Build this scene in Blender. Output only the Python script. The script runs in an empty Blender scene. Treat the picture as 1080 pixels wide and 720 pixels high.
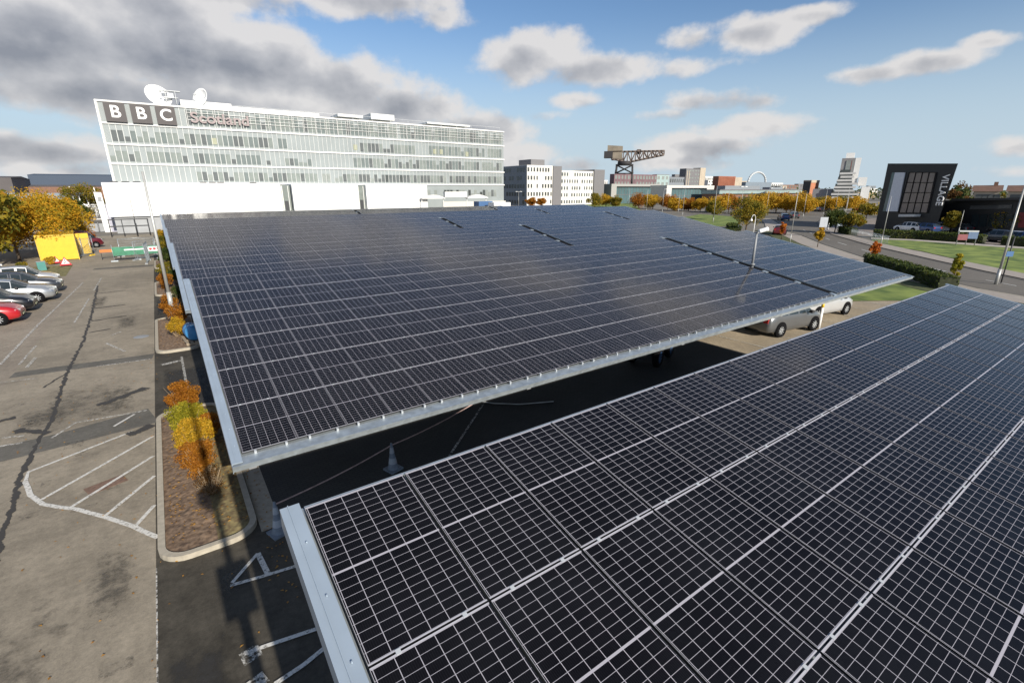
import bpy, math, random
from mathutils import Vector, Matrix
random.seed(7)
sc = bpy.context.scene
C = sc.collection
PI = math.pi
R = math.radians

# ------------------------------------------------------------------ camera
H = 7.1
F = 510.0
PIT, ROL, YAW = R(17.3), R(-0.174), R(35.275)
fw = Vector((math.sin(YAW)*math.cos(PIT), math.cos(YAW)*math.cos(PIT), -math.sin(PIT)))
r0 = Vector((math.cos(YAW), -math.sin(YAW), 0)); u0 = r0.cross(fw)
rt = math.cos(ROL)*r0 + math.sin(ROL)*u0
up = -math.sin(ROL)*r0 + math.cos(ROL)*u0
CAM = Vector((0, 0, H))
cd = bpy.data.cameras.new('camera'); cam = bpy.data.objects.new('camera', cd); C.objects.link(cam)
cam.matrix_world = Matrix(((rt.x, up.x, -fw.x, 0), (rt.y, up.y, -fw.y, 0), (rt.z, up.z, -fw.z, H), (0, 0, 0, 1)))
cd.sensor_width = 36; cd.lens = 36*F/1080; cd.clip_end = 9000; cd.clip_start = .05
sc.camera = cam

# surveying helpers: where a sight line of the photograph meets a real plane of the place
def ray(x, y): return fw*F + rt*(x-540) - up*(y-360)
def G(x, y, z=0.0):
    d = ray(x, y); return CAM + d*((z-H)/d.z)
def PY(x, y, Y):
    d = ray(x, y); return CAM + d*(Y/d.y)
def PD(x, y, D):
    d = ray(x, y); return CAM + d*(D/math.hypot(d.x, d.y))
def Yat(px, X):
    d = ray(px, 201); return X/d.x*d.y
def PP(x, y, pt, n):
    d = ray(x, y); return CAM + d*((pt-CAM).dot(n)/d.dot(n))

# ------------------------------------------------------------------ materials
MC = {}
def nodes(name):
    m = bpy.data.materials.new(name); m.use_nodes = True
    nt = m.node_tree; b = nt.nodes['Principled BSDF']; return m, nt, b
def N(nt, t, **k):
    n = nt.nodes.new(t)
    for a, v in k.items():
        if a[0] == 'i' and a[1:].isdigit(): n.inputs[int(a[1:])].default_value = v
        else: setattr(n, a, v)
    return n
def L(nt, a, b): nt.links.new(a, b)
def mth(nt, op, a, b=None, clamp=False):
    n = nt.nodes.new('ShaderNodeMath'); n.operation = op; n.use_clamp = clamp
    for i, v in enumerate((a, b)):
        if v is None: continue
        if isinstance(v, (int, float)): n.inputs[i].default_value = v
        else: nt.links.new(v, n.inputs[i])
    return n.outputs[0]
def mat(name, c, rough=.6, metal=0, var=.15, scale=3, bump=0, c2=None, detail=6, spec=None, coat=0):
    if name in MC: return MC[name]
    m, nt, b = nodes(name)
    b.inputs['Roughness'].default_value = rough; b.inputs['Metallic'].default_value = metal
    if spec is not None: b.inputs['Specular IOR Level'].default_value = spec
    if coat: b.inputs['Coat Weight'].default_value = coat; b.inputs['Coat Roughness'].default_value = .05
    if var or c2:
        tc = N(nt, 'ShaderNodeTexCoord'); nz = N(nt, 'ShaderNodeTexNoise')
        nz.inputs['Scale'].default_value = scale; nz.inputs['Detail'].default_value = detail
        L(nt, tc.outputs['Object'], nz.inputs['Vector'])
        rp = N(nt, 'ShaderNodeValToRGB')
        rp.color_ramp.elements[0].position = .32; rp.color_ramp.elements[1].position = .68
        a = [x*(1-var) for x in c]; d = [x*(1+var) for x in (c2 or c)]
        rp.color_ramp.elements[0].color = (*a, 1); rp.color_ramp.elements[1].color = (*d, 1)
        L(nt, nz.outputs[0], rp.inputs[0]); L(nt, rp.outputs[0], b.inputs['Base Color'])
        if bump:
            bp = N(nt, 'ShaderNodeBump'); bp.inputs['Strength'].default_value = bump; bp.inputs['Distance'].default_value = .02
            L(nt, nz.outputs[0], bp.inputs['Height']); L(nt, bp.outputs[0], b.inputs['Normal'])
    else:
        b.inputs['Base Color'].default_value = (*c, 1)
    MC[name] = m; return m

def asphalt(name, c, dark=.55, patch=.25, grain=1.0):
    m, nt, b = nodes(name)
    tc = N(nt, 'ShaderNodeTexCoord'); o = tc.outputs['Object']
    def nz(s, d=8, r=.6):
        n = N(nt, 'ShaderNodeTexNoise'); n.inputs['Scale'].default_value = s; n.inputs['Detail'].default_value = d
        n.inputs['Roughness'].default_value = r; L(nt, o, n.inputs['Vector']); return n.outputs[0]
    big = nz(.16, 5, .55); mid = nz(1.1, 8, .68); fine = nz(40, 3, .8)
    rp = N(nt, 'ShaderNodeValToRGB'); e = rp.color_ramp.elements
    e[0].position = .43; e[0].color = (*[x*dark for x in c], 1); e[1].position = .56; e[1].color = (*c, 1)
    m4 = nz(4.5, 6, .7); s = mth(nt, 'ADD', mth(nt, 'ADD', mth(nt, 'MULTIPLY', big, .4), mth(nt, 'MULTIPLY', mid, .32)), mth(nt, 'MULTIPLY', m4, .28)); L(nt, s, rp.inputs[0])
    sp8 = nz(11, 4, .75); f = mth(nt, 'ADD', mth(nt, 'ADD', mth(nt, 'MULTIPLY', fine, .8*grain), mth(nt, 'MULTIPLY', sp8, .7*grain)), 1-.75*grain)
    mx = N(nt, 'ShaderNodeVectorMath', operation='SCALE'); L(nt, rp.outputs[0], mx.inputs[0]); L(nt, f, mx.inputs['Scale'])
    # small oily spots
    vr = N(nt, 'ShaderNodeTexVoronoi'); vr.inputs['Scale'].default_value = .55; L(nt, o, vr.inputs['Vector'])
    sp = mth(nt, 'ADD', mth(nt, 'MULTIPLY', vr.outputs['Distance'], 1.0), mth(nt, 'MULTIPLY', mid, .35))
    mr = N(nt, 'ShaderNodeMapRange'); L(nt, sp, mr.inputs[0]); mr.inputs[1].default_value = .2; mr.inputs[2].default_value = .34
    mr.inputs[3].default_value = 1-patch; mr.inputs[4].default_value = 1
    m2 = N(nt, 'ShaderNodeVectorMath', operation='SCALE'); L(nt, mx.outputs[0], m2.inputs[0]); L(nt, mr.outputs[0], m2.inputs['Scale'])
    L(nt, m2.outputs[0], b.inputs['Base Color']); b.inputs['Roughness'].default_value = .9
    b.inputs['Specular IOR Level'].default_value = .25
    bp = N(nt, 'ShaderNodeBump'); bp.inputs['Strength'].default_value = .35; bp.inputs['Distance'].default_value = .01
    L(nt, fine, bp.inputs['Height']); L(nt, bp.outputs[0], b.inputs['Normal'])
    return m
def paving(name, c, c2, sx=.2, sy=.1, mortar=.35):
    m, nt, b = nodes(name)
    tc = N(nt, 'ShaderNodeTexCoord'); br = N(nt, 'ShaderNodeTexBrick'); L(nt, tc.outputs['Object'], br.inputs['Vector'])
    br.inputs['Scale'].default_value = 1; br.inputs['Brick Width'].default_value = sx; br.inputs['Row Height'].default_value = sy
    br.inputs['Mortar Size'].default_value = .006
    br.inputs['Color1'].default_value = (*c, 1); br.inputs['Color2'].default_value = (*c2, 1); br.inputs['Mortar'].default_value = (*[x*mortar for x in c], 1)
    nz = N(nt, 'ShaderNodeTexNoise'); nz.inputs['Scale'].default_value = .5; nz.inputs['Detail'].default_value = 8; L(nt, tc.outputs['Object'], nz.inputs['Vector'])
    f = mth(nt, 'ADD', mth(nt, 'MULTIPLY', nz.outputs[0], .9), .55)
    mx = N(nt, 'ShaderNodeVectorMath', operation='SCALE'); L(nt, br.outputs[0], mx.inputs[0]); L(nt, f, mx.inputs['Scale'])
    L(nt, mx.outputs[0], b.inputs['Base Color']); b.inputs['Roughness'].default_value = .85
    return m
def worn(name, c, thr=.47, scale=14, soft=.05, rough=.7):
    m, nt, b = nodes(name)
    tc = N(nt, 'ShaderNodeTexCoord'); nz = N(nt, 'ShaderNodeTexNoise'); nz.inputs['Scale'].default_value = scale
    nz.inputs['Detail'].default_value = 6; nz.inputs['Roughness'].default_value = .7; L(nt, tc.outputs['Object'], nz.inputs['Vector'])
    mr = N(nt, 'ShaderNodeMapRange'); L(nt, nz.outputs[0], mr.inputs[0]); mr.inputs[1].default_value = thr-soft; mr.inputs[2].default_value = thr+soft
    L(nt, mr.outputs[0], b.inputs['Alpha']); b.inputs['Base Color'].default_value = (*c, 1); b.inputs['Roughness'].default_value = rough
    return m
def soft(name, c, scale, k=3.0, c0=.62, rough=.85, uv=False, amax=.9):
    m, nt, b = nodes(name)
    tc = N(nt, 'ShaderNodeTexCoord'); nz = N(nt, 'ShaderNodeTexNoise'); nz.inputs['Scale'].default_value = scale
    nz.inputs['Detail'].default_value = 8; nz.inputs['Roughness'].default_value = .72; L(nt, tc.outputs['Object'], nz.inputs['Vector'])
    sp = N(nt, 'ShaderNodeSeparateXYZ'); L(nt, tc.outputs['UV' if uv else 'Generated'], sp.inputs[0])
    ey = mth(nt, 'SUBTRACT', .5, mth(nt, 'ABSOLUTE', mth(nt, 'SUBTRACT', sp.outputs[1], .5)))
    if not uv:
        ex = mth(nt, 'SUBTRACT', .5, mth(nt, 'ABSOLUTE', mth(nt, 'SUBTRACT', sp.outputs[0], .5))); ey = mth(nt, 'MINIMUM', ex, ey)
    v = mth(nt, 'ADD', nz.outputs[0], mth(nt, 'MULTIPLY', mth(nt, 'MINIMUM', mth(nt, 'MULTIPLY', ey, k), .5), 1))
    mr = N(nt, 'ShaderNodeMapRange', interpolation_type='SMOOTHSTEP'); L(nt, v, mr.inputs[0]); mr.inputs[1].default_value = c0; mr.inputs[2].default_value = c0+(.12 if uv else .4); mr.inputs[4].default_value = amax
    L(nt, mr.outputs[0], b.inputs['Alpha']); b.inputs['Base Color'].default_value = (*c, 1); b.inputs['Roughness'].default_value = rough
    return m
def leafmat(name, cols, rough=.6, trans=.38):
    m, nt, b = nodes(name)
    g = N(nt, 'ShaderNodeNewGeometry'); tc = N(nt, 'ShaderNodeTexCoord')
    nz = N(nt, 'ShaderNodeTexNoise'); nz.inputs['Scale'].default_value = .9; nz.inputs['Detail'].default_value = 3; L(nt, tc.outputs['Object'], nz.inputs['Vector'])
    v = mth(nt, 'ADD', mth(nt, 'MULTIPLY', g.outputs['Random Per Island'], .45), mth(nt, 'MULTIPLY', mth(nt, 'SUBTRACT', nz.outputs[0], .22), .95))
    rp = N(nt, 'ShaderNodeValToRGB'); L(nt, v, rp.inputs[0])
    e = rp.color_ramp.elements
    while len(e) < len(cols): e.new(.5)
    for i, c in enumerate(cols):
        e[i].position = i/(len(cols)-1)*.8+.1; e[i].color = (*c, 1)
    L(nt, rp.outputs[0], b.inputs['Base Color']); b.inputs['Roughness'].default_value = rough
    b.inputs['Specular IOR Level'].default_value = .2
    tr = N(nt, 'ShaderNodeBsdfTranslucent'); L(nt, rp.outputs[0], tr.inputs[0])
    ms = N(nt, 'ShaderNodeMixShader'); ms.inputs[0].default_value = trans
    L(nt, b.outputs[0], ms.inputs[1]); L(nt, tr.outputs[0], ms.inputs[2]); L(nt, ms.outputs[0], nt.nodes['Material Output'].inputs[0])
    return m

PW, PL_ = 1.030, 1.757
def panelmat():
    m, nt, b = nodes('photovoltaic glass')
    uv = N(nt, 'ShaderNodeUVMap'); sp = N(nt, 'ShaderNodeSeparateXYZ'); L(nt, uv.outputs[0], sp.inputs[0])
    u, v = sp.outputs[0], sp.outputs[1]
    cu = (PW-.036)/6; hv = (PL_/2-.018-.009)/10
    uc = mth(nt, 'DIVIDE', mth(nt, 'SUBTRACT', u, .018), cu)
    fu = mth(nt, 'ABSOLUTE', mth(nt, 'SUBTRACT', mth(nt, 'FRACT', uc), .5))
    lu = mth(nt, 'GREATER_THAN', fu, .5-.0030/cu)
    vm = mth(nt, 'ABSOLUTE', mth(nt, 'SUBTRACT', v, PL_/2))
    vc = mth(nt, 'DIVIDE', mth(nt, 'SUBTRACT', vm, .009), hv)
    fv = mth(nt, 'ABSOLUTE', mth(nt, 'SUBTRACT', mth(nt, 'FRACT', vc), .5))
    lv = mth(nt, 'GREATER_THAN', fv, .5-.0018/hv)
    mid = mth(nt, 'LESS_THAN', vm, .009)
    eu = mth(nt, 'GREATER_THAN', mth(nt, 'ABSOLUTE', mth(nt, 'SUBTRACT', u, PW/2)), PW/2-.005)
    ev = mth(nt, 'GREATER_THAN', vm, PL_/2-.017)
    w = mth(nt, 'MAXIMUM', mth(nt, 'MAXIMUM', lu, lv), mth(nt, 'MAXIMUM', mid, mth(nt, 'MAXIMUM', eu, ev)))
    bb = mth(nt, 'GREATER_THAN', mth(nt, 'ABSOLUTE', mth(nt, 'SUBTRACT', mth(nt, 'FRACT', mth(nt, 'MULTIPLY', uc, 9)), .5)), .46)
    mx = N(nt, 'ShaderNodeMix', data_type='RGBA'); L(nt, bb, mx.inputs[0])
    geo = N(nt, 'ShaderNodeObjectInfo')
    mx.inputs[6].default_value = (.0042, .0038, .0044, 1); mx.inputs[7].default_value = (.017, .016, .021, 1)
    m2 = N(nt, 'ShaderNodeMix', data_type='RGBA'); L(nt, w, m2.inputs[0]); L(nt, mx.outputs[2], m2.inputs[6]); m2.inputs[7].default_value = (.37, .355, .39, 1)
    tc2 = N(nt, 'ShaderNodeNewGeometry'); dn = N(nt, 'ShaderNodeTexNoise'); dn.inputs['Scale'].default_value = .9; dn.inputs['Detail'].default_value = 7; dn.inputs['Roughness'].default_value = .65
    L(nt, tc2.outputs['Position'], dn.inputs['Vector'])
    m3 = N(nt, 'ShaderNodeMix', data_type='RGBA'); L(nt, mth(nt, 'MULTIPLY', mth(nt, 'SUBTRACT', dn.outputs[0], .35), .055, True), m3.inputs[0]); L(nt, m2.outputs[2], m3.inputs[6]); m3.inputs[7].default_value = (.25, .27, .30, 1)
    L(nt, m3.outputs[2], b.inputs['Base Color'])
    b.inputs['Roughness'].default_value = .13; b.inputs['IOR'].default_value = 1.27
    rr = mth(nt, 'ADD', mth(nt, 'MULTIPLY', dn.outputs[0], .05), .09); L(nt, rr, b.inputs['Roughness'])
    return m
M_PV = panelmat()
M_FR = mat('anodised frame', (.50, .49, .52), .45, .2, .05)
M_BK = mat('black anodised frame', (.02, .02, .022), .4, .3, 0)
M_GALV = mat('galvanised steel', (.42, .47, .50), .42, .6, .18, 6)
M_TRIM = mat('blue grey coated steel', (.36, .43, .50), .38, .25, .06, 2)
M_DECK = mat('roof deck sheet', (.33, .37, .40), .45, .4, .1, 2)
M_DARK = mat('dark steel', (.04, .042, .046), .55, .2, .1)
M_WHITE = mat('white paint', (.8, .8, .79), .5, 0, .03)
M_LGREY = mat('light grey paint', (.5, .52, .53), .5, 0, .06)
M_MGREY = mat('mid grey paint', (.25, .26, .27), .5, 0, .08)
M_BLACK = mat('black rubber', (.010, .010, .011), .95, 0, 0, spec=.05)
M_GLASS = mat('dark glass', (.02, .028, .032), .08, 0, 0)
M_LAMP = mat('lamp post steel', (.44, .44, .42), .45, .3, .06, 4)

# ------------------------------------------------------------------ mesh builder
class MB:
    def __init__(s): s.v = []; s.f = []; s.m = []; s.uv = {}; s.sm = set()
    def quad(s, pts, m=0, uv=None):
        i = len(s.v); s.v += [tuple(p) for p in pts]; s.f.append(tuple(range(i, i+len(pts)))); s.m.append(m)
        if uv: s.uv[len(s.f)-1] = uv
    def box(s, x0, x1, y0, y1, z0, z1, m=0, T=None):
        i = len(s.v)
        p = [(x0,y0,z0),(x1,y0,z0),(x1,y1,z0),(x0,y1,z0),(x0,y0,z1),(x1,y0,z1),(x1,y1,z1),(x0,y1,z1)]
        if T: p = [tuple(T @ Vector(q)) for q in p]
        s.v += p
        for f in ((0,3,2,1),(4,5,6,7),(0,1,5,4),(1,2,6,5),(2,3,7,6),(3,0,4,7)):
            s.f.append(tuple(i+k for k in f)); s.m.append(m)
    def extr(s, poly, vec, m=0, cap=True):
        n = len(poly); i = len(s.v); vec = Vector(vec)
        s.v += [tuple(Vector(p)) for p in poly]+[tuple(Vector(p)+vec) for p in poly]
        for k in range(n):
            s.f.append((i+k, i+(k+1) % n, i+n+(k+1) % n, i+n+k)); s.m.append(m)
        if cap:
            s.f.append(tuple(i+k for k in range(n-1, -1, -1))); s.m.append(m)
            s.f.append(tuple(i+n+k for k in range(n))); s.m.append(m)
    def tube(s, p0, p1, r0, r1=None, n=8, m=0, cap=True):
        r1 = r0 if r1 is None else r1
        p0 = Vector(p0); p1 = Vector(p1); d = (p1-p0).normalized()
        a = d.orthogonal().normalized(); b = d.cross(a); i = len(s.v)
        for p, r in ((p0, r0), (p1, r1)):
            for k in range(n):
                t = 2*PI*k/n; s.v.append(tuple(p+a*(r*math.cos(t))+b*(r*math.sin(t))))
        for k in range(n):
            s.f.append((i+k, i+(k+1) % n, i+n+(k+1) % n, i+n+k)); s.m.append(m); s.sm.add(len(s.f)-1)
        if cap:
            s.f.append(tuple(i+k for k in range(n-1, -1, -1))); s.m.append(m)
            s.f.append(tuple(i+n+k for k in range(n))); s.m.append(m)
    def path(s, pts, r, n=6, m=0):
        for a, b in zip(pts, pts[1:]): s.tube(a, b, r, r, n, m)
    def lathe(s, prof, c=(0,0,0), n=16, m=0, T=None):
        i = len(s.v); k = len(prof)
        for r, z in prof:
            for j in range(n):
                t = 2*PI*j/n; p = Vector((c[0]+r*math.cos(t), c[1]+r*math.sin(t), c[2]+z))
                if T: p = T @ p
                s.v.append(tuple(p))
        for a in range(k-1):
            for j in range(n):
                s.f.append((i+a*n+j, i+a*n+(j+1) % n, i+(a+1)*n+(j+1) % n, i+(a+1)*n+j)); s.m.append(m); s.sm.add(len(s.f)-1)
    def mesh(s, name, mats):
        me = bpy.data.meshes.new(name); me.from_pydata(s.v, [], s.f)
        for m in mats: me.materials.append(m)
        me.polygons.foreach_set('material_index', s.m)
        if s.sm: me.polygons.foreach_set('use_smooth', [k in s.sm for k in range(len(s.f))])
        if s.uv:
            l = me.uv_layers.new(name='UVMap')
            for fi, uvs in s.uv.items():
                for li, t in zip(me.polygons[fi].loop_indices, uvs): l.data[li].uv = t
        me.update(); return me
    def build(s, name, mats, parent=None, loc=None, rot=None):
        if not isinstance(mats, (list, tuple)): mats = [mats]
        return obj(name, s.mesh(name, mats), parent, loc, rot)
def obj(name, me, parent=None, loc=None, rot=None):
    o = bpy.data.objects.new(name, me); C.objects.link(o)
    if parent: o.parent = parent
    if loc is not None: o.location = loc
    if rot is not None: o.rotation_euler = rot
    return o
def tag(o, label=None, cat=None, group=None, kind=None):
    for k, v in (('label', label), ('category', cat), ('group', group), ('kind', kind)):
        if v: o[k] = v
    return o
def thing(name, label, cat, loc=(0,0,0), rz=0, group=None):
    o = bpy.data.objects.new(name, None); C.objects.link(o); o.empty_display_size = .2
    o.location = loc; o.rotation_euler = (0, 0, rz); return tag(o, label, cat, group)
def copy_tree(o, parent=None, loc=None, rz=None, label=None):
    c = o.copy(); C.objects.link(c)
    if parent: c.parent = parent
    if loc is not None: c.location = loc
    if rz is not None: c.rotation_euler = (0, 0, rz)
    if label: c['label'] = label
    for ch in KIDS(o): copy_tree(ch, c)
    return c
def KIDS(o): return [x for x in C.objects if x.parent == o]
def struct(name, mb, m, kind='structure'):
    o = mb.build(name, m); o['kind'] = kind; return o
def box(name, m, parent, *a, bev=0):
    b = MB(); b.box(*a); return b.build(name, m, parent)
def text_mesh(s, size, m, depth=.05):
    cu = bpy.data.curves.new('t', 'FONT'); cu.body = s; cu.size = size; cu.extrude = depth; cu.align_x = 'CENTER'; cu.align_y = 'CENTER'
    cu.offset = size*.018
    o = bpy.data.objects.new('t', cu); C.objects.link(o)
    bpy.context.view_layer.update()
    me = bpy.data.meshes.new_from_object(o.evaluated_get(bpy.context.evaluated_depsgraph_get()))
    bpy.data.objects.remove(o); me.materials.clear(); me.materials.append(m); return me

# ------------------------------------------------------------------ light and sky
SUN_EL, SUN_AZ = R(25), R(180-1.3)     # azimuth east of north
to_sun = Vector((math.sin(SUN_AZ)*math.cos(SUN_EL), math.cos(SUN_AZ)*math.cos(SUN_EL), math.sin(SUN_EL)))
sd = bpy.data.lights.new('sun', 'SUN'); sd.energy = 5.0; sd.angle = R(.55); sd.color = (1, .93, .82)
so = bpy.data.objects.new('sun', sd); C.objects.link(so); so.rotation_euler = to_sun.to_track_quat('Z', 'Y').to_euler(); so.location = (0, -20, 60)
w = bpy.data.worlds.new('World'); sc.world = w; w.use_nodes = True; nt = w.node_tree
bg = nt.nodes['Background']; bg.inputs[1].default_value = .085
sky = N(nt, 'ShaderNodeTexSky', sky_type='NISHITA', sun_disc=False); sky.sun_elevation = SUN_EL; sky.sun_rotation = SUN_AZ
sky.air_density = 1.0; sky.dust_density = .15; sky.ozone_density = 1.2
tc = N(nt, 'ShaderNodeTexCoord'); sep = N(nt, 'ShaderNodeSeparateXYZ'); L(nt, tc.outputs['Generated'], sep.inputs[0])
az = mth(nt, 'ARCTAN2', sep.outputs[0], sep.outputs[1]); el = mth(nt, 'ARCSINE', sep.outputs[2])
cmb = N(nt, 'ShaderNodeCombineXYZ'); L(nt, az, cmb.inputs[0]); L(nt, el, cmb.inputs[1]); P0 = cmb.outputs[0]
def azel(x, y):
    d = ray(x, y).normalized(); return math.atan2(d.x, d.y), math.asin(d.z)
def fbm(vec, scale, detail, rough, zoff=0):
    mp = N(nt, 'ShaderNodeMapping'); mp.inputs['Scale'].default_value = (1, 1.35, 1); mp.inputs['Location'].default_value = (3.1, 1.7+zoff, 0); L(nt, vec, mp.inputs[0])
    n = N(nt, 'ShaderNodeTexNoise'); n.noise_dimensions = '2D'; n.inputs['Scale'].default_value = scale; n.inputs['Detail'].default_value = detail; n.inputs['Roughness'].default_value = rough
    L(nt, mp.outputs[0], n.inputs['Vector']); return n.outputs[0]
blobs = [(120,-70,330,90,1.5),(560,-120,150,40,1.0),  # x, y, rx, ry, strength : the clouds as they stand in the sky
 (20,40,200,75,1.5),(170,40,130,80,1.5),(270,70,110,60,1.45),(360,95,100,48,1.3),(430,112,80,36,1.2),(500,138,70,28,1.05),(560,165,55,18,.8),(100,98,170,34,1.25),
 (250,115,200,40,1.2),
 (60,160,110,24,.95),(10,150,70,16,.8),(100,180,90,14,.7),
 (400,0,120,26,1.1),(470,18,60,18,.75),(330,-12,90,22,1.0),
 (560,62,72,38,1.15),(625,72,90,25,1.05),(715,72,80,14,.72),(605,106,38,12,.85),(580,122,30,7,.5),
 (735,38,50,17,.85),(790,36,60,26,1.15),(855,16,52,13,.85),(715,42,30,9,.6),
 (752,104,66,17,.95),(800,106,40,12,.7),(700,120,40,8,.5),
 (800,135,85,20,.95),(745,155,95,20,.95),(700,170,90,14,.8),(840,128,50,9,.6),
 (925,77,60,15,1.0),(975,66,75,18,1.1),(1040,44,42,12,.95),(1010,58,50,13,.8),
 (1075,155,50,14,.75),(1065,180,60,9,.5),(600,172,60,13,.75),(700,-8,70,10,.6),
 (-160,60,200,80,1.3),(1250,60,120,30,.9),(300,-120,260,60,1.1),(850,-130,200,50,.9)]
cov = None
for (x, y, rx, ry, s) in blobs:
    a0, e0 = azel(x, y); ax = azel(x+rx*.5, y)[0]-azel(x-rx*.5, y)[0]; ey = abs(azel(x, y-ry*.5)[1]-azel(x, y+ry*.5)[1])
    sb = N(nt, 'ShaderNodeVectorMath', operation='SUBTRACT'); L(nt, P0, sb.inputs[0]); sb.inputs[1].default_value = (a0, e0, 0)
    dv = N(nt, 'ShaderNodeVectorMath', operation='DIVIDE'); L(nt, sb.outputs[0], dv.inputs[0]); dv.inputs[1].default_value = (ax, ey, 1)
    ln = N(nt, 'ShaderNodeVectorMath', operation='DOT_PRODUCT'); L(nt, dv.outputs[0], ln.inputs[0]); L(nt, dv.outputs[0], ln.inputs[1])
    sy_ = N(nt, 'ShaderNodeSeparateXYZ'); L(nt, dv.outputs[0], sy_.inputs[0])
    val = mth(nt, 'MULTIPLY', mth(nt, 'MAXIMUM', mth(nt, 'SUBTRACT', 1, mth(nt, 'POWER', ln.outputs['Value'], .8)), -1.0), s)
    pv_ = mth(nt, 'MAXIMUM', val, 0); q_ = mth(nt, 'MULTIPLY', pv_, sy_.outputs[1])
    wsum, vsum = (pv_, q_) if cov is None else (mth(nt, 'ADD', wsum, pv_), mth(nt, 'ADD', vsum, q_))
    if cov is None: cov = val
    else:
        sm = N(nt, 'ShaderNodeMath', operation='SMOOTH_MAX'); L(nt, cov, sm.inputs[0]); L(nt, val, sm.inputs[1]); sm.inputs[2].default_value = .25; cov = sm.outputs[0]
# scattered clouds behind the viewer, away from the view
back = N(nt, 'ShaderNodeMapRange'); L(nt, mth(nt, 'ABSOLUTE', mth(nt, 'SUBTRACT', az, YAW)), back.inputs[0]); back.inputs[1].default_value = .95; back.inputs[2].default_value = 1.25
sc_n = fbm(P0, 2.2, 2, .5, 9)
cov = mth(nt, 'MAXIMUM', cov, mth(nt, 'SUBTRACT', mth(nt, 'MULTIPLY', mth(nt, 'MULTIPLY', sc_n, back.outputs[0]), 3.2), 1.5))
n1 = fbm(P0, 8, 13, .58); n2 = fbm(P0, 8, 6, .52, -.05); n1s = fbm(P0, 8, 6, .52)
vert = mth(nt, 'DIVIDE', vsum, mth(nt, 'ADD', wsum, .02)); n3 = fbm(P0, 3.2, 5, .5)
dens = mth(nt, 'ADD', mth(nt, 'MULTIPLY', cov, 1.5), mth(nt, 'MULTIPLY', mth(nt, 'SUBTRACT', n1, .5), 3.7))
al = N(nt, 'ShaderNodeMapRange', interpolation_type='SMOOTHSTEP'); L(nt, dens, al.inputs[0]); al.inputs[1].default_value = .05; al.inputs[2].default_value = 1.15
thick = N(nt, 'ShaderNodeMapRange', interpolation_type='SMOOTHSTEP'); L(nt, mth(nt, 'ADD', cov, mth(nt, 'MULTIPLY', mth(nt, 'SUBTRACT', n1, .5), 1.3)), thick.inputs[0]); thick.inputs[1].default_value = .45; thick.inputs[2].default_value = 1.75
rel = mth(nt, 'ADD', mth(nt, 'MULTIPLY', mth(nt, 'SUBTRACT', n1s, n2), 2.0), mth(nt, 'MULTIPLY', vert, .42))   # lit on the side towards the top
rp = N(nt, 'ShaderNodeValToRGB'); L(nt, mth(nt, 'ADD', mth(nt, 'SUBTRACT', thick.outputs[0], rel), mth(nt, 'MULTIPLY', mth(nt, 'SUBTRACT', n3, .5), -.5)), rp.inputs[0])
e = rp.color_ramp.elements; e[0].position = 0; e[0].color = (7.0, 6.8, 6.7, 1); e[1].position = 1; e[1].color = (2.5, 2.6, 2.95, 1)
e2 = e.new(.42); e2.color = (4.7, 4.7, 4.9, 1)
mx = N(nt, 'ShaderNodeMix', data_type='RGBA'); L(nt, mth(nt, 'MULTIPLY', al.outputs[0], .93), mx.inputs[0]); tint = N(nt, 'ShaderNodeVectorMath', operation='MULTIPLY'); L(nt, sky.outputs[0], tint.inputs[0]); tint.inputs[1].default_value = (.80, .95, 1.12)
hz = N(nt, 'ShaderNodeMapRange', interpolation_type='SMOOTHERSTEP'); L(nt, mth(nt, 'ABSOLUTE', el), hz.inputs[0]); hz.inputs[1].default_value = 0; hz.inputs[2].default_value = .34; hz.inputs[3].default_value = .95; hz.inputs[4].default_value = 0
tm_ = N(nt, 'ShaderNodeMix', data_type='RGBA'); L(nt, hz.outputs[0], tm_.inputs[0]); L(nt, tint.outputs[0], tm_.inputs[6]); tm_.inputs[7].default_value = (4.8, 5.9, 6.8, 1)
L(nt, tm_.outputs[2], mx.inputs[6]); L(nt, rp.outputs[0], mx.inputs[7])
L(nt, mx.outputs[2], bg.inputs[0])
sc.view_settings.view_transform = 'Standard'; sc.view_settings.look = 'None'; sc.view_settings.gamma = 1; sc.view_settings.exposure = .36
try: sc.view_settings.use_curve_mapping = False
except Exception: pass
sc.cycles.max_bounces = 6; sc.cycles.transparent_max_bounces = 12

# ------------------------------------------------------------------ ground
def sheet(name, pts, z, m, holes=None):
    b = MB(); b.quad([(p[0], p[1], z) for p in pts]); return struct(name, b, m)
M_EARTH = mat('far ground', (.13, .12, .10), .95, 0, .3, .02, c2=(.20, .18, .15))
sheet('ground', [(-3500,-900),(5000,-900),(5000,5000),(-3500,5000)], -.02, M_EARTH)
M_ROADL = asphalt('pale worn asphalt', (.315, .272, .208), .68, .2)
M_ROADD = asphalt('dark asphalt', (.080, .071, .056), .5, .2)  # newer dark asphalt, with extra shadow depth mixed into its colour
M_BAY = asphalt('brown grey bay surface', (.30, .255, .20), .72, .2)
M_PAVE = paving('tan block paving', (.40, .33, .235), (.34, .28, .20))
M_PATCH = worn('dark asphalt repair', (.075, .072, .068), .36, 5, .1, .9)
sheet('access_road', [(-6.0,-14),(-1.25,-14),(-1.25,92),(-6.0,92)], 0, M_ROADL)
sheet('parking_bays', [(-16,-14),(-6.0,-14),(-6.0,62),(-16,62)], 0, M_BAY)
sheet('yard', [(-30,62),(-6.0,62),(-6.0,108),(-30,108)], 0, M_ROADL)
sheet('forecourt', [(-6.0,92),(-1.25,92),(-1.25,108),(-6.0,108)], 0, M_ROADL)
sheet('parking_lane', [(-1.25,-14),(1.05,-14),(1.05,108),(-1.25,108)], 0, M_ROADD)
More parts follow.
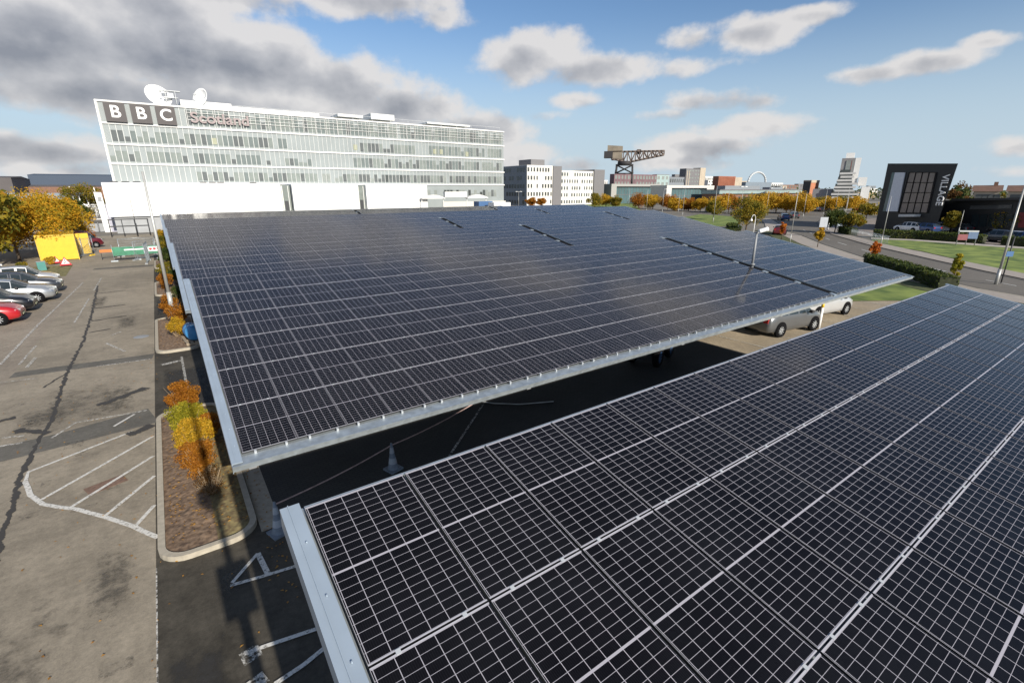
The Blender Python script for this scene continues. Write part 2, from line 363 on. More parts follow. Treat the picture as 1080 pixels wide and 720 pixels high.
sheet('parking_floor', [(1.05,-14),(20.6,-14),(20.6,108),(1.05,108)], 0, paving('shade darkened block paving', (.045,.043,.04), (.036,.035,.033)))  # shade of the nearest canopy put into the paving colour here
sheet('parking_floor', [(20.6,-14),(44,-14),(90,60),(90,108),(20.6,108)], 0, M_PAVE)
# trench repairs and cracks are their own surfaces
M_TR = asphalt('trench repair asphalt', (.15, .14, .12), .7, .1)
def strip(name, pts, wds, z, m, kind='structure'):
    b = MB(); L_, R_ = [], []
    for i, p in enumerate(pts):
        p = Vector((p[0], p[1])); a = Vector(pts[max(0, i-1)][:2]); c = Vector(pts[min(len(pts)-1, i+1)][:2])
        d = (c-a).normalized(); n = Vector((-d.y, d.x)); wd = wds[i] if isinstance(wds, (list, tuple)) else wds
        L_.append(p+n*wd/2); R_.append(p-n*wd/2)
    for i in range(len(pts)-1):
        b.quad([(*R_[i], z), (*R_[i+1], z), (*L_[i+1], z), (*L_[i], z)], 0, [(i, 0), (i+1, 0), (i+1, 1), (i, 1)])
    return struct(name, b, m, kind)
strip('trench_patch', [(-5.99,18.25),(-3.6,18.45),(-1.3,18.9)], [1.2,1.15,1.5], .004, M_TR)
strip('trench_patch', [(-5.99,26.75),(-3.4,26.5),(-1.3,26.3)], [.75,.8,.8], .004, M_TR)
strip('trench_patch', [(-5.99,61.3),(-1.3,61.0)], [1.1,1.2], .004, M_TR)
def wiggle(pts, step, amp, seed=1):
    rr = random.Random(seed); out = []
    for a, b in zip(pts, pts[1:]):
        a = Vector(a); b = Vector(b); n = max(1, int((b-a).length/step))
        for k in range(n):
            p = a.lerp(b, k/n); out.append((p.x+rr.uniform(-amp, amp), p.y+rr.uniform(-amp, amp)))
    out.append(pts[-1]); return out
M_CR = soft('crack and tar', (.05, .046, .042), 7, 1.3, .72, .85, True)
cr = wiggle([(-3.4,8.5),(-3.95,13.0),(-4.15,17.0),(-4.0,20.5),(-4.2,25.8),(-4.15,31),(-4.3,37),(-4.9,50)], .22, .045, 3)
rr = random.Random(5); strip('crack', cr, [rr.uniform(.13, .27) if p[1] < 34 else rr.uniform(.12, .26) for p in cr], .009, M_CR)
for k, (a, b2, w0) in enumerate([((-4.2,25.8),(-4.7,24.2),.12), ((-4.2,36),(-2.6,36.4),.3), ((-4.4,40),(-2.8,40.2),.35), ((-4.6,46),(-3.0,46.3),.3), ((-4.1,33),(-3.2,33.3),.25), ((-3.9,19.2),(-4.8,20.1),.4), ((-2.9,20.9),(-1.5,21.9),.5), ((-1.9,17.6),(-1.3,18.0),.5), ((-5.8,21),(-5.0,21.3),.4)]):
    c2 = wiggle([a, b2], .25, .05, k+11); strip('crack', c2, [w0*rr.uniform(.7, 1.4) for _ in c2], .011+.0008*k, M_CR)
# wet / dark stains on the dark lane
M_ST = soft('damp stain', (.035, .033, .03), 2.0, 2.2, .74)
M_ST3 = soft('oil spot', (.07, .062, .052), 9, 3, .93, amax=.85)
M_ST2 = soft('thin damp stain', (.10, .088, .070), 4.5, 1.3, .80, amax=.8)
def stain(x0, x1, y0, y1, z, m): sheet('stain', [(x0,y0),(x1,y0),(x1,y1),(x0,y1)], z, m)
stain(-1.24, -.2, 4.5, 8.4, .006, M_ST); stain(-6.4, -1.26, 1.0, 13.0, .0062, soft('mottled dark wear', (.115, .10, .08), 2.6, 1.1, .74, amax=.85))
stain(-6.0, -1.27, 16.0, 27.0, .0063, soft('mottled light wear', (.15, .132, .104), 2.2, 1.1, .82, amax=.8)); stain(-1.24, .9, 17.6, 24.6, .0064, M_ST)
stain(-2.6, -1.26, 8.5, 12.5, .0066, M_ST2); stain(-3.6, -1.26, 18.0, 24.6, .0072, M_ST2); stain(-5.6, -2.9, 19.0, 22.5, .0076, M_ST2)
stain(-5.8, -4.2, 14, 17.5, .0068, M_ST2); stain(-1.24, -.3, 34.2, 41.8, .0064, M_ST); stain(-1.24, -.3, 49, 57, .0064, M_ST); stain(-3.4, -1.6, 31, 38, .0074, M_ST2)
stain(-.9, 1.0, 8.2, 10.3, .0078, M_ST2); stain(-5.2, -3.4, 38, 47, .0070, M_ST2)
for k_ in range(26):
    x_ = random.uniform(-5.6, -2); y_ = random.uniform(7, 30); stain(x_, x_+random.uniform(.25, .7), y_, y_+random.uniform(.2, .7), .0080+.0002*k_, M_ST3)
# painted markings
M_PAINT = worn('worn white road paint', (.62, .60, .55), .40, 16, .1)
M_PAINT2 = worn('very worn white road paint', (.55, .53, .48), .50, 12, .08)
zc = [.014]
def mark(pts, wd=.1, m=None):
    zc[0] += .0004
    return strip('road_marking', pts, wd, zc[0], m or M_PAINT)
def gm(*px): return [tuple(G(x, y)[:2]) for x, y in px]
mark(wiggle(gm((27,508),(32,522),(45,532),(80,537),(110,545),(140,555),(167,567)), .4, .01), .11)
mark(gm((27,508),(30,498),(140,455)), .09)
mark(gm((44,527),(162,460)), .09)
mark(gm((75,535),(162,481)), .09)
mark(gm((110,545),(163,502)), .09)
mark(gm((143,555),(163,533)), .09)
mark(gm((55,462),(80,446),(155,433)), .08, M_PAINT2)
mark(gm((120,450),(142,437)), .08)
mark(gm((0,471),(24,467)), .1, M_PAINT2); mark(gm((3,462),(25,460)), .1, M_PAINT2)
mark(gm((0,385),(40,343),(88,298)), .12, M_PAINT2); mark(gm((20,385),(38,365)), .1, M_PAINT2); mark(gm((28,388),(38,377)), .12, M_PAINT2)
mark([(-4.95,47.5),(-4.95,54.5)], .1, M_PAINT2); mark([(-4.95,36),(-4.95,44)], .1, M_PAINT2)
mark(gm((100,387),(158,379)), .1, M_PAINT2); mark(gm((112,362),(132,371)), .12, M_PAINT2); mark(gm((117,354),(128,350)), .1, M_PAINT2)
mark([(-.25,19.6),(-.25,25.4)], .09, M_PAINT2); mark([(-1.0,24.6),(-.3,24.8)], .25, M_PAINT2)
mark(gm((0,404),(40,399)), .06, M_PAINT2)
# lines next to the near canopy, partly in its shade
mark(gm((243,618),(278,608),(330,592),(400,570)), .08); mark(gm((245,615),(272,584)), .07); mark(gm((272,584),(283,606)), .1)
mark(gm((258,690),(280,682),(345,660)), .08); mark(gm((290,722),(320,702),(362,668)), .08)
mark(gm((262,685),(268,697)), .28, M_PAINT2); mark(gm((268,715),(276,725)), .25, M_PAINT2)
mark([(-1.24,4),(-1.24,10.4)], .025, M_PAINT2)
mark([(3.5,9),(9,14)], .07, M_PAINT2); mark([(14,13.6),(14,18.2)], .1, M_PAINT2)
for k in range(8): mark([(22.2+2.5*k,8.9),(22.2+2.5*k,13.4)], .09, M_PAINT2)
# drain cover in the hatch
dg = MB(); c = G(112, 511); dg.box(-.40, .40, -.22, .22, .004, .0135); o = dg.build('drain_cover', mat('rusty brown iron cover', (.17, .105, .075), .9, 0, .3, 12), None, (c.x, c.y, 0), (0, 0, .35))
tag(o, 'rusty brown rectangular cover under a white hatch line', 'drain cover')
mh = MB()
for k, (x, y) in enumerate(((150,355),)):
    mh.lathe([(0,.016),(.3,.016),(.34,.004)], (0,0,0), 20)
c = G(149, 355); o = mh.build('manhole_cover', M_MGREY, None, (c.x, c.y, 0)); tag(o, 'small round manhole cover in the pale road beside the planters', 'manhole cover')

# planting beds
M_KERB = mat('concrete kerb', (.38, .34, .27), .9, 0, .12, 8, bump=.2)
M_SOIL = mat('reddish brown soil', (.12, .075, .048), .95, 0, .35, 9, bump=.9, c2=(.19, .13, .085))
M_GRASSS = mat('dry grass soil', (.17, .115, .06), .95, 0, .35, 9, bump=.6, c2=(.19, .155, .07))
def rrect(x0, x1, y0, y1, r, n=6):
    pts = []
    for cx, cy, a0 in ((x1-r, y0+r, -90), (x1-r, y1-r, 0), (x0+r, y1-r, 90), (x0+r, y0+r, 180)):
        for k in range(n+1):
            a = R(a0+90*k/n); pts.append((cx+r*math.cos(a), cy+r*math.sin(a)))
    return pts
def bed(x0, x1, y0, y1, soil):
    o_ = rrect(x0, x1, y0, y1, .55); i_ = rrect(x0+.13, x1-.13, y0+.13, y1-.13, .43)
    b = MB(); n = len(o_)
    for k in range(n):
        a, b2 = k, (k+1) % n
        b.quad([(*o_[a], 0), (*o_[b2], 0), (*o_[b2], .12), (*o_[a], .12)]); b.quad([(*o_[a], .12), (*o_[b2], .12), (*i_[b2], .12), (*i_[a], .12)]); b.quad([(*i_[a], .12), (*i_[b2], .12), (*i_[b2], .02), (*i_[a], .02)])
    struct('bed_kerb', b, M_KERB)
    b = MB(); rr = random.Random(int(y0*10)); nx, ny = 12, 50
    # heaped soil surface
    for i in range(nx+1):
        for j in range(ny+1):
            x = x0+.11+(x1-x0-.22)*i/nx; y = y0+.11+(y1-y0-.22)*j/ny
            ed = min(i, nx-i)/nx*2; ed2 = min(j, ny-j)/ny*4
            b.v.append((x, y, .05+.07*min(1, ed, ed2)+rr.uniform(0, .03)))
    for i in range(nx):
        for j in range(ny):
            k = i*(ny+1)+j
            cx, cy = (i+.5)/nx, (j+.5)/ny
            # cut the corners like the kerb
            X = x0+.11+(x1-x0-.22)*cx; Y = y0+.11+(y1-y0-.22)*cy; ok = True
            for px_, sx in ((x0+.55, -1), (x1-.55, 1)):
                for py_, sy in ((y0+.55, -1), (y1-.55, 1)):
                    if (X-px_)*sx > 0 and (Y-py_)*sy > 0 and math.hypot(X-px_, Y-py_) > .44: ok = False
            if ok: b.f.append((k, k+ny+1, k+ny+2, k+1)); b.m.append(1 if cx > .62 else 0)
    struct('bed_soil', b, [M_SOIL, soil])
for k, (y0, y1) in enumerate(((10.35,18.7),(26.4,34.0),(42.0,48.6),(57.7,64.6),(73.4,80.4),(89,96))):
    bed(-1.2, .62, y0, y1, M_GRASSS if k == 0 else M_SOIL)
sheet('paved_strip', [(.64,10.4),(1.04,10.4),(1.04,97),(.64,97)], .004, M_KERB)

# ------------------------------------------------------------------ foliage
def leaves(b, clumps, n, size, rr, flat=.5, m=0):
    for _ in range(n):
        c, r = clumps[rr.randrange(len(clumps))]
        d = Vector((rr.gauss(0, 1), rr.gauss(0, 1), rr.gauss(0, 1))); d.normalize(); d *= r*(rr.random()**.45)
        p = Vector(c)+Vector((d.x, d.y, d.z*.8))
        a = Vector((rr.uniform(-1,1), rr.uniform(-1,1), rr.uniform(-.6,.6))).normalized(); q = a.orthogonal().normalized()
        q = Matrix.Rotation(rr.uniform(0, 2*PI), 3, a) @ q; t = a.cross(q); s = size*rr.uniform(.6, 1.3)
        b.quad([p-q*s, p+t*s*.55, p+q*s, p-t*s*.55], m)
LM = dict(
 orange=leafmat('orange leaves', [(.13,.045,.008),(.30,.11,.012),(.45,.19,.02),(.22,.15,.02)]),
 gold=leafmat('golden leaves', [(.16,.13,.015),(.42,.27,.02),(.62,.37,.03),(.48,.20,.015)]),
 olive=leafmat('yellowing green leaves', [(.04,.055,.012),(.13,.13,.018),(.30,.22,.02),(.36,.17,.015)]),
 green=leafmat('dark green leaves', [(.018,.035,.010),(.04,.065,.015),(.08,.10,.02),(.14,.13,.03)]),
 lime=leafmat('lime yellow leaves', [(.11,.12,.012),(.25,.24,.02),(.44,.36,.03),(.42,.26,.02)]),
 red=leafmat('red orange leaves', [(.20,.04,.01),(.45,.11,.015),(.55,.20,.02),(.40,.28,.03)]),
 big=leafmat('amber and green leaves', [(.12,.13,.015),(.33,.24,.018),(.58,.31,.02),(.68,.32,.02)]),
 brown=leafmat('brown leaves', [(.06,.035,.012),(.14,.07,.02),(.22,.11,.03)]),
)
M_BARK = mat('bark', (.10, .075, .055), .9, 0, .3, 10)
M_TWIG = mat('pale twigs', (.30, .22, .14), .9, 0, .2, 10)
def crown_mesh(h, r, z0, nc, nl, size, seed, kind, shape='round'):
    rr = random.Random(seed); cl = []; zc_ = (h+z0)/2; rz = (h-z0)/2
    for _ in range(nc):
        d = Vector((rr.gauss(0,1), rr.gauss(0,1), rr.gauss(0,1))).normalized()*(rr.random()**.4)
        w_ = 1
        if shape == 'column': w_ = .9
        if shape == 'cone': w_ = 1-.55*(d.z+1)/2
        cl.append((Vector((d.x*r*.78*w_, d.y*r*.78*w_, zc_+d.z*rz*.8)), r*rr.uniform(.2, .42)*w_))
    b = MB(); leaves(b, cl, nl, size, rr); t = MB()
    tr = max(.035, h*.022)
    t.tube((0,0,0), (0,0,z0+.3*(h-z0)), tr, tr*.7, 7)
    top = Vector((0,0,z0*.75))
    for c, _ in cl[:max(5, nc//4)]: t.tube(top+Vector((0,0,rr.uniform(0, .3)*(h-z0))), c, tr*.45, tr*.1, 5, cap=False)
    return b.mesh('crown', [LM[kind]]), t.mesh('trunk', [M_BARK])
def tree(name, label, cat, x, y, h, r, z0, kind, nl=1500, size=.14, nc=24, seed=1, shape='round', group=None, z=0):
    t = thing(name, label, cat, (x, y, z), 0, group)
    a, b = crown_mesh(h, r, z0, nc, nl, size, seed, kind, shape)
    obj('trunk', b, t); obj('crown', a, t); return t
def shrub(label, x, y, h, r, kind, nl=1600, size=.035, twig=10, seed=1, z=.1, ry=None, tm=None, name='shrub'):
    t = thing(name, label, 'shrub', (x, y, z)); rr = random.Random(seed); b = MB(); cl = []
    for _ in range(26):
        d = Vector((rr.gauss(0,1), rr.gauss(0,1), rr.gauss(0,1))).normalized()*(rr.random()**.4)
        cl.append((Vector((d.x*r*.75, d.y*(ry or r)*.8, h*.55+d.z*h*.38)), r*rr.uniform(.3, .5)))
    if nl: leaves(b, cl, int(nl*2.6), size*.74, rr); b.build('foliage', LM[kind], t)
    s = MB()
    for k in range(twig*3):
        a = rr.uniform(0, 2*PI); q = rr.uniform(.2, .8)
        s.tube((rr.uniform(-.06,.06), rr.uniform(-.06,.06), -.05), (math.cos(a)*r*q, math.sin(a)*(ry or r)*q, h*rr.uniform(.4, .88)), .009, .004, 4, cap=False)
    s.build('stems', tm or M_TWIG, t); return t
shrub('orange shrub standing alone above the first planting bed', -.42, 18.7, 1.1, .55, 'orange', 3600, .036, seed=2, z=0, ry=.5)
shrub('yellow green shrub at the far end of the nearest planting bed', -.36, 16.7, 1.0, .55, 'lime', 4200, .034, seed=3, ry=.95)
shrub('orange and yellow shrub in the middle of the nearest planting bed', -.32, 15.1, 1.0, .55, 'gold', 4200, .034, seed=4, ry=.95)
shrub('small red orange shrub on the canopy side of the nearest bed', .12, 15.9, .7, .33, 'orange', 2200, .03, seed=5, ry=1.1)
shrub('thinning orange shrub over bare twigs in the nearest bed', -.22, 13.6, .95, .5, 'orange', 3400, .03, twig=22, seed=6, ry=.85)
shrub('nearly bare twiggy shrub at the near end of the first bed', -.12, 12.5, .7, .42, 'brown', 500, .026, twig=30, seed=7, ry=.85)
shrub('tan orange shrub with bare stems in the second bed', -.25, 28.9, 1.0, .55, 'gold', 1800, .045, seed=8, ry=.9)
shrub('golden shrub at the far end of the second bed', -.05, 31.8, 1.2, .65, 'orange', 1800, .05, seed=9, ry=1.2)
shrub('orange shrub beside the foot of the tall lamp column', -.45, 36.2, 1.1, .55, 'orange', 1400, .05, seed=10, z=0)
shrub('narrow green shrub just beyond the tall lamp column', .2, 38.3, 1.2, .5, 'green', 1400, .05, seed=11, ry=1.6, z=0)
shrub('orange shrub in the third planting bed', -.4, 44.6, 1.2, .65, 'orange', 1400, .06, seed=12, ry=1.2)
shrub('green shrub on the canopy side of the third bed', .25, 46.6, 1.3, .55, 'green', 1200, .06, seed=13, ry=2)
shrub('yellow shrub between the third and fourth beds', -.3, 52, 1.3, .7, 'olive', 1200, .07, seed=14, ry=2, z=0)
shrub('long green shrub in the fourth bed', -.1, 60.5, 1.6, .8, 'green', 1400, .08, seed=15, ry=3)
shrub('olive shrub in the fifth bed', -.1, 76, 1.7, .8, 'olive', 1200, .09, seed=16, ry=4)
shrub('green and amber shrub in the farthest bed', 0, 92, 1.9, .8, 'big', 1000, .1, seed=17, ry=4)

b = MB(); rr = random.Random(77)
for _ in range(1500):
    q = rr.random()
    if q < .6: x, y, z = rr.uniform(-1.0, .45), rr.choice((10.35, 10.35, 26.4, 42))+rr.uniform(.5, 7.5), .16
    elif q < .8: x, y, z = rr.uniform(.65, 1.0), rr.uniform(8, 40), .012
    else: x, y, z = rr.uniform(-5.5, .9), rr.uniform(4, 26), .02
    a = rr.uniform(0, 6.28); s_ = rr.uniform(.018, .04)
    c_, n_ = math.cos(a)*s_, math.sin(a)*s_
    b.quad([(x-c_, y-n_, z), (x+n_*.6, y-c_*.6, z+.006), (x+c_, y+n_, z), (x-n_*.6, y+c_*.6, z+.012)])
tag(b.build('fallen_leaves', leafmat('fallen leaves', [(.16,.07,.02),(.34,.18,.04),(.45,.25,.06)], trans=.05)), 'orange and brown fallen leaves scattered over beds and asphalt', 'fallen leaves', kind='stuff')

# ------------------------------------------------------------------ solar canopies
TILT = R(10.62); ct, st = math.cos(TILT), math.sin(TILT); PV = 1.775
pm = MB(); t_ = .035
def add_panel(b, T):
    def q(pts, m, uv=None): b.quad([tuple(T @ Vector(p)) for p in pts], m, uv)
    w_, l_ = PW, PL_
    q([(0,0,0),(w_,0,0),(w_,l_,0),(0,l_,0)], 0, [(0,0),(w_,0),(w_,l_),(0,l_)])
    e = .009; hh = .003
    for (x0, x1, y0, y1, m) in ((0, w_, 0, e*1.4, 1), (0, w_, l_-e*1.4, l_, 1), (0, e*.35, e*1.4, l_-e*1.4, 1), (e*.35, e*.6, e*1.4, l_-e*1.4, 2), (w_-e*.6, w_, e*1.4, l_-e*1.4, 2)):
        q([(x0,y0,hh),(x1,y0,hh),(x1,y1,hh),(x0,y1,hh)], m)
    for a, c in (((0,0),(w_,0)),((w_,0),(w_,l_)),((w_,l_),(0,l_)),((0,l_),(0,0))):
        q([(*a,-t_),(*c,-t_),(*c,hh),(*a,hh)], 2)
add_panel(pm, Matrix.Identity(4)); PANEL = pm.mesh('solar_panel', [M_PV, M_FR, M_BK])
M_CLAMP = mat('alloy clamp', (.40, .42, .44), .7, 0, 0)
def canopy(label, x0, yf, ncols, pitch, nrows, slits, z0=2.185, indiv=True, posts=6.2, trim=.2, front=True):
    t = thing('solar_canopy', label, 'solar canopy', (x0, yf, 0), 0, 'solar panel canopies over the car park')
    rot = (TILT, 0, 0)
    def S(u, v, n=0): return Vector((u, v*ct-n*st, z0+v*st+n*ct))
    RM = Matrix.Rotation(TILT, 4, 'X')
    cols = []; u = 0
    for c in range(ncols):
        if c in slits: u += .55
        cols.append(u); u += pitch
    W = u-(pitch-PW); Lv = nrows*PV
    cells = []
    for c, uu in enumerate(cols):
        for r_ in range(nrows):
            p = S(uu, r_*PV+.015); wp = Vector((x0+uu+PW/2, yf, 0))+S(0, (r_+.5)*PV)
            d = wp-CAM; z = d.dot(fw)
            if z > .5:
                px = 540+F*d.dot(rt)/z; py = 360-F*d.dot(up)/z
                vis = -60 < px < 1140 and -60 < py < 790
            else: vis = False
            nn = Vector((0, -st, ct)); area = abs(d.normalized().dot(nn))/d.length_squared
            cells.append((0 if vis else 1, -area, p))
    cells.sort(key=lambda a: (a[0], a[1]))
    rest = MB()
    for k, (nv, ar, p) in enumerate(cells):
        if k < 100: obj('solar_panel', PANEL, t, p, rot)
        else: add_panel(rest, Matrix.Translation(p) @ RM)
    if rest.f: rest.build('solar_panel', [M_PV, M_FR, M_BK], t)['kind'] = 'stuff'
    def sbox(b, u0_, u1, v0, v1, n0, n1, m=0):
        i = len(b.v)
        for n_ in (n0, n1):
            for (a, c) in ((u0_, v0), (u1, v0), (u1, v1), (u0_, v1)): b.v.append(tuple(S(a, c, n_)))
        for f in ((0,3,2,1),(4,5,6,7),(0,1,5,4),(1,2,6,5),(2,3,7,6),(3,0,4,7)): b.f.append(tuple(i+k for k in f)); b.m.append(m)
    # corrugated deck under the panels
    b = MB(); per = .12 if indiv else .27; n = int((W+.1)/per)*4
    for k in range(n+1):
        uu = -.05+(W+.1)*k/n; hh = -.095+.013*math.cos(k/4*2*PI)
        b.v.append(tuple(S(uu, -.02, hh))); b.v.append(tuple(S(uu, Lv+.09, hh+.02)))
    for k in range(n): b.f.append((2*k, 2*k+2, 2*k+3, 2*k+1)); b.m.append(0)
    b.build('roof_deck', M_DECK, t)
    # side trims
    for s_, nm in ((0, -1), (1, 1)):
        b = MB()
        a0, a1 = (-trim-.02, -.03) if s_ == 0 else (W+.03, W+trim+.02)
        sbox(b, a0, a1, -.25, Lv+.1, -.03, -.005)
        sbox(b, a0+.07 if s_ == 0 else a0+.06, (a0+.078 if s_ == 0 else a0+.068), -.25, Lv+.1, -.0048, .012)
        o0 = a0 if s_ == 0 else a1-.012
        sbox(b, o0, o0+.012, -.248, Lv+.098, -.24, -.031)
        k = 0
        v = .3
        while v < Lv:
            p = S((a0+a1)/2+.03, v, .0); b.tube(p, p+Vector((0,-.002,.012)), .011, .009, 6); v += .62
        b.build('edge_trim', M_TRIM, t)
    # front gutter
    b = MB()
    sbox(b, -trim-.02, W+trim+.02, -.29, -.02, -.075, -.055)
    sbox(b, -trim-.02, W+trim+.02, -.31, -.292, -.16, -.02)
    sbox(b, -trim-.02, W+trim+.02, -.345, -.311, -.036, -.012)
    b.build('gutter', M_GALV, t)
    b = MB()
    for uu in cols:
        for f in (.22, .78):
            sbox(b, uu+PW*f-.022, uu+PW*f+.022, -.05, .0, -.054, .006)
            for r_ in range(1, nrows):
                sbox(b, uu+PW*f-.02, uu+PW*f+.02, r_*PV-.016, r_*PV+.026, -.03, .007)
    b.build('clamps', M_CLAMP, t)['kind'] = 'stuff'
    b = MB()
    sbox(b, 0, W, Lv+.005, Lv+.035, -.06, -.012)
    for r_ in range(nrows*2): sbox(b, .0, W, (r_+.5)*PV/2-.03, (r_+.5)*PV/2+.03, -.30, -.125)
    b.build('rail', M_GALV, t)
    # expansion gaps with their brackets
    for c in slits:
        if c >= ncols: continue
        g0 = cols[c]-.55
        b = MB(); sbox(b, g0-.0, g0+.53, .02, Lv-.02, -.05, -.02); b.build('gap_lining', M_BLACK, t)
        b = MB()
        for r_ in range(nrows+1):
            sbox(b, g0-.10, g0+.16, r_*PV-.10, r_*PV+.16, -.03, .03)
        sbox(b, g0+.47, g0+.50, 0, Lv, -.05, .04)
        b.build('gap_bracket', M_GALV, t)
    # frame below: rafters, columns
    npst = max(2, int(W/posts)+1)
    for k in range(npst):
        uu = .15+(W-.3)*k/(npst-1)
        b = MB(); sbox(b, uu-.07, uu+.07, .1, Lv-.1, -.52, -.305); b.build('rafter', M_MGREY, t)
        b = MB(); v = Lv*.55; p = S(uu, v, -.5); b.box(uu-.1, uu+.1, p.y-.1, p.y+.1, 0, p.z+.05); b.box(uu-.22, uu+.22, p.y-.22, p.y+.22, 0, .03)
        b.build('column', M_DARK, t)
        b = MB(); b.tube((uu, p.y, p.z*.55), S(uu, Lv*.2, -.45), .06, .06, 6); b.tube((uu, p.y, p.z*.55), S(uu, Lv*.88, -.45), .06, .06, 6); b.build('brace', M_DARK, t)
    return t
canopy('nearest dark canopy filling the lower right of the view', .677, 4.515-6*PV*ct+.0, 19, 1.055, 6, [], z0=4.114-6*PV*st, trim=.19)
yA = 9.96; per = 15.5
canopy('second canopy, its front gutter over the shaded gap', .533, yA, 34, 1.035, 6, [25])
canopy('third canopy, directly behind the one with the camera pole', .45, yA+per, 47, 1.035, 6, [25])
canopy('fourth canopy from the front, two ranks behind the camera pole', .40, yA+2*per, 60, 1.035, 6, [25, 50], indiv=False)
canopy('fifth canopy, third rank behind the camera pole', .40, yA+3*per, 71, 1.035, 6, [50], indiv=False)
canopy('sixth canopy, last but one before the white studio wall', .40, yA+4*per, 74, 1.035, 6, [25, 50], indiv=False)
canopy('farthest canopy, along the foot of the white studio wall', .40, yA+5*per-.6, 62, 1.035, 5, [], indiv=False)

# ------------------------------------------------------------------ mast that carries the viewpoint (it throws the shadow across the first bed)
t = thing('camera_mast', 'tall grey mast with equipment boxes beside the nearest canopy', 'mast', (.20, -.95, 0))
b = MB(); b.tube((0,0,0), (0,0,4.6), .10, .085, 10); b.tube((0,0,4.6), (0,0,9.4), .07, .045, 10); b.lathe([(.0,.0),(.3,.0),(.3,.05),(.12,.08)], (0,0,0)); b.build('pole', M_MGREY, t)
b = MB(); b.box(-.26, .28, -.12, .12, 4.3, 4.95); b.build('cabinet', M_MGREY, t)
b = MB(); b.lathe([(0,-.28),(.15,-.27),(.27,-.1),(.27,.1),(.16,.24),(0,.28)], (-.05,0,6.35), 14); b.build('housing', M_MGREY, t)
b = MB(); b.box(-.09, .09, -.09, .09, 7.35, 7.6); b.build('sensor_box', M_MGREY, t)

# ------------------------------------------------------------------ lamps and poles
def lamp(name, label, px0, top, heads, r=.05, arm=.5, D=None, group='street lamps along the road', base=None, pm=None, sway=0):
    if base is None: base = G(*px0) if D is None else PD(px0[0], px0[1], D)
    x, y = base.x, base.y
    h = top
    t = thing(name, label, 'street lamp', (x, y, 0), -YAW+.5, group)
    b = MB(); b.tube((0,0,0), (0,0,1.2), r*1.35, r*1.3, 8); b.tube((0,0,1.2), (0,0,h), r, r*.6, 8); b.build('pole', pm or M_LAMP, t)
    for s in ((-1, 1) if heads == 2 else (1,) if heads == 1 else ()):
        b = MB(); b.tube((0,0,h-.05), (s*arm,0,h+.04), .03, .03, 6)
        b.box(min(s*arm, s*(arm+.55)), max(s*arm, s*(arm+.55)), -.16, .16, h-.01, h+.09); b.build('lamp_head', M_WHITE, t)
    return t
t = thing('lamp_column', 'tall slender pale column rising from the planted strip at left', 'lamp post', (-.3, 34.4, 0))
b = MB(); b.tube((0,0,0), (0,0,1.5), .125, .12, 12); b.tube((0,0,1.5), (0,0,8.15), .10, .055, 12); b.build('pole', M_LAMP, t)
b = MB(); b.lathe([(.22,0),(.22,.04),(.13,.07)], (0,0,0), 12); b.build('base_plate', M_GALV, t)
b = MB(); b.box(-.03, .03, -.13, -.115, .5, 1.0); b.build('access_door', M_MGREY, t)
lamp('street_lamp', 'tall road lamp post left of the narrow yellow roadside tree', (833,256), 8.0, 0)
lamp('street_lamp', 'road lamp post standing in front of the black leaning hotel', (929,258), 6.3, 0)
lamp('street_lamp', 'tall lamp post at the right edge beside the lawn', (1050,300), 7.3, 0, r=.09)
lamp('street_lamp', 'twin headed lamp post left of the big green and gold tree', (752,235), 8.0, 0)
lamp('street_lamp', 'twin headed white lamp post behind the camera pole', (778,245), 7.6, 2, arm=.25)
lamp('street_lamp', 'lamp post beside the dark tree at the road bend', (888,245), 6.7, 0)
lamp('street_lamp', 'single headed lamp post before the orange trees left of the brick tower', (818,224), 8.1, 1)
lamp('street_lamp', 'short lamp post behind the blue and red sign', (1010,248), 3.9, 0)
lamp('street_lamp', 'leaning pale lamp post right of the brick tower', (880,226), 6.8, 0)
for px, D, hh, hd, lb in ((722,150,7.9,2,'twin headed lamp post before the second glass pavilion'),(717,175,6.6,0,'thin post just left of the twin headed lamp by the pavilion'),(700,170,7.4,1,'lamp post between the two glass pavilions'),(683,170,7.5,0,'pale post before the first glass pavilion'),(664,165,7.6,0,'pale post under the giant crane'),(811,160,7.6,1,'lamp post amid the orange trees before the long mall'),(769,170,7.7,0,'thin lamp post before the terracotta block'),(851,150,6.6,0,'white post left of the brick tower'),(872,160,7.2,0,'thin post between brick tower and stepped tower'),(547,150,6.8,2,'small twin headed lamp before the white office block'),(895,190,7.5,0,'thin post in front of the stepped white tower')):
    lamp('street_lamp', lb, (px,205), hh, hd, D=D)
# looped swan neck lamp beyond the second canopy
c = G(792.5, 249); t = thing('hoop_lamp', 'looped white swan neck lamp behind the camera pole', 'street lamp', (c.x, c.y, 0), -YAW+.4)
zt = 2.8; b = MB(); b.tube((.35,0,0), (.35,0,zt-.1), .05, .04, 8)
b.path([(.35-.42+.42*math.cos(a), 0, zt-.1+.62*math.sin(a)) for a in [PI*k/10 for k in range(11)]], .038, 8); b.build('pole', M_WHITE, t)
b = MB(); b.lathe([(0,.1),(.12,.05),(.2,-.15),(.17,-.3),(0,-.34)], (-.49,0,zt-.15), 12); b.build('lamp_head', M_WHITE, t)
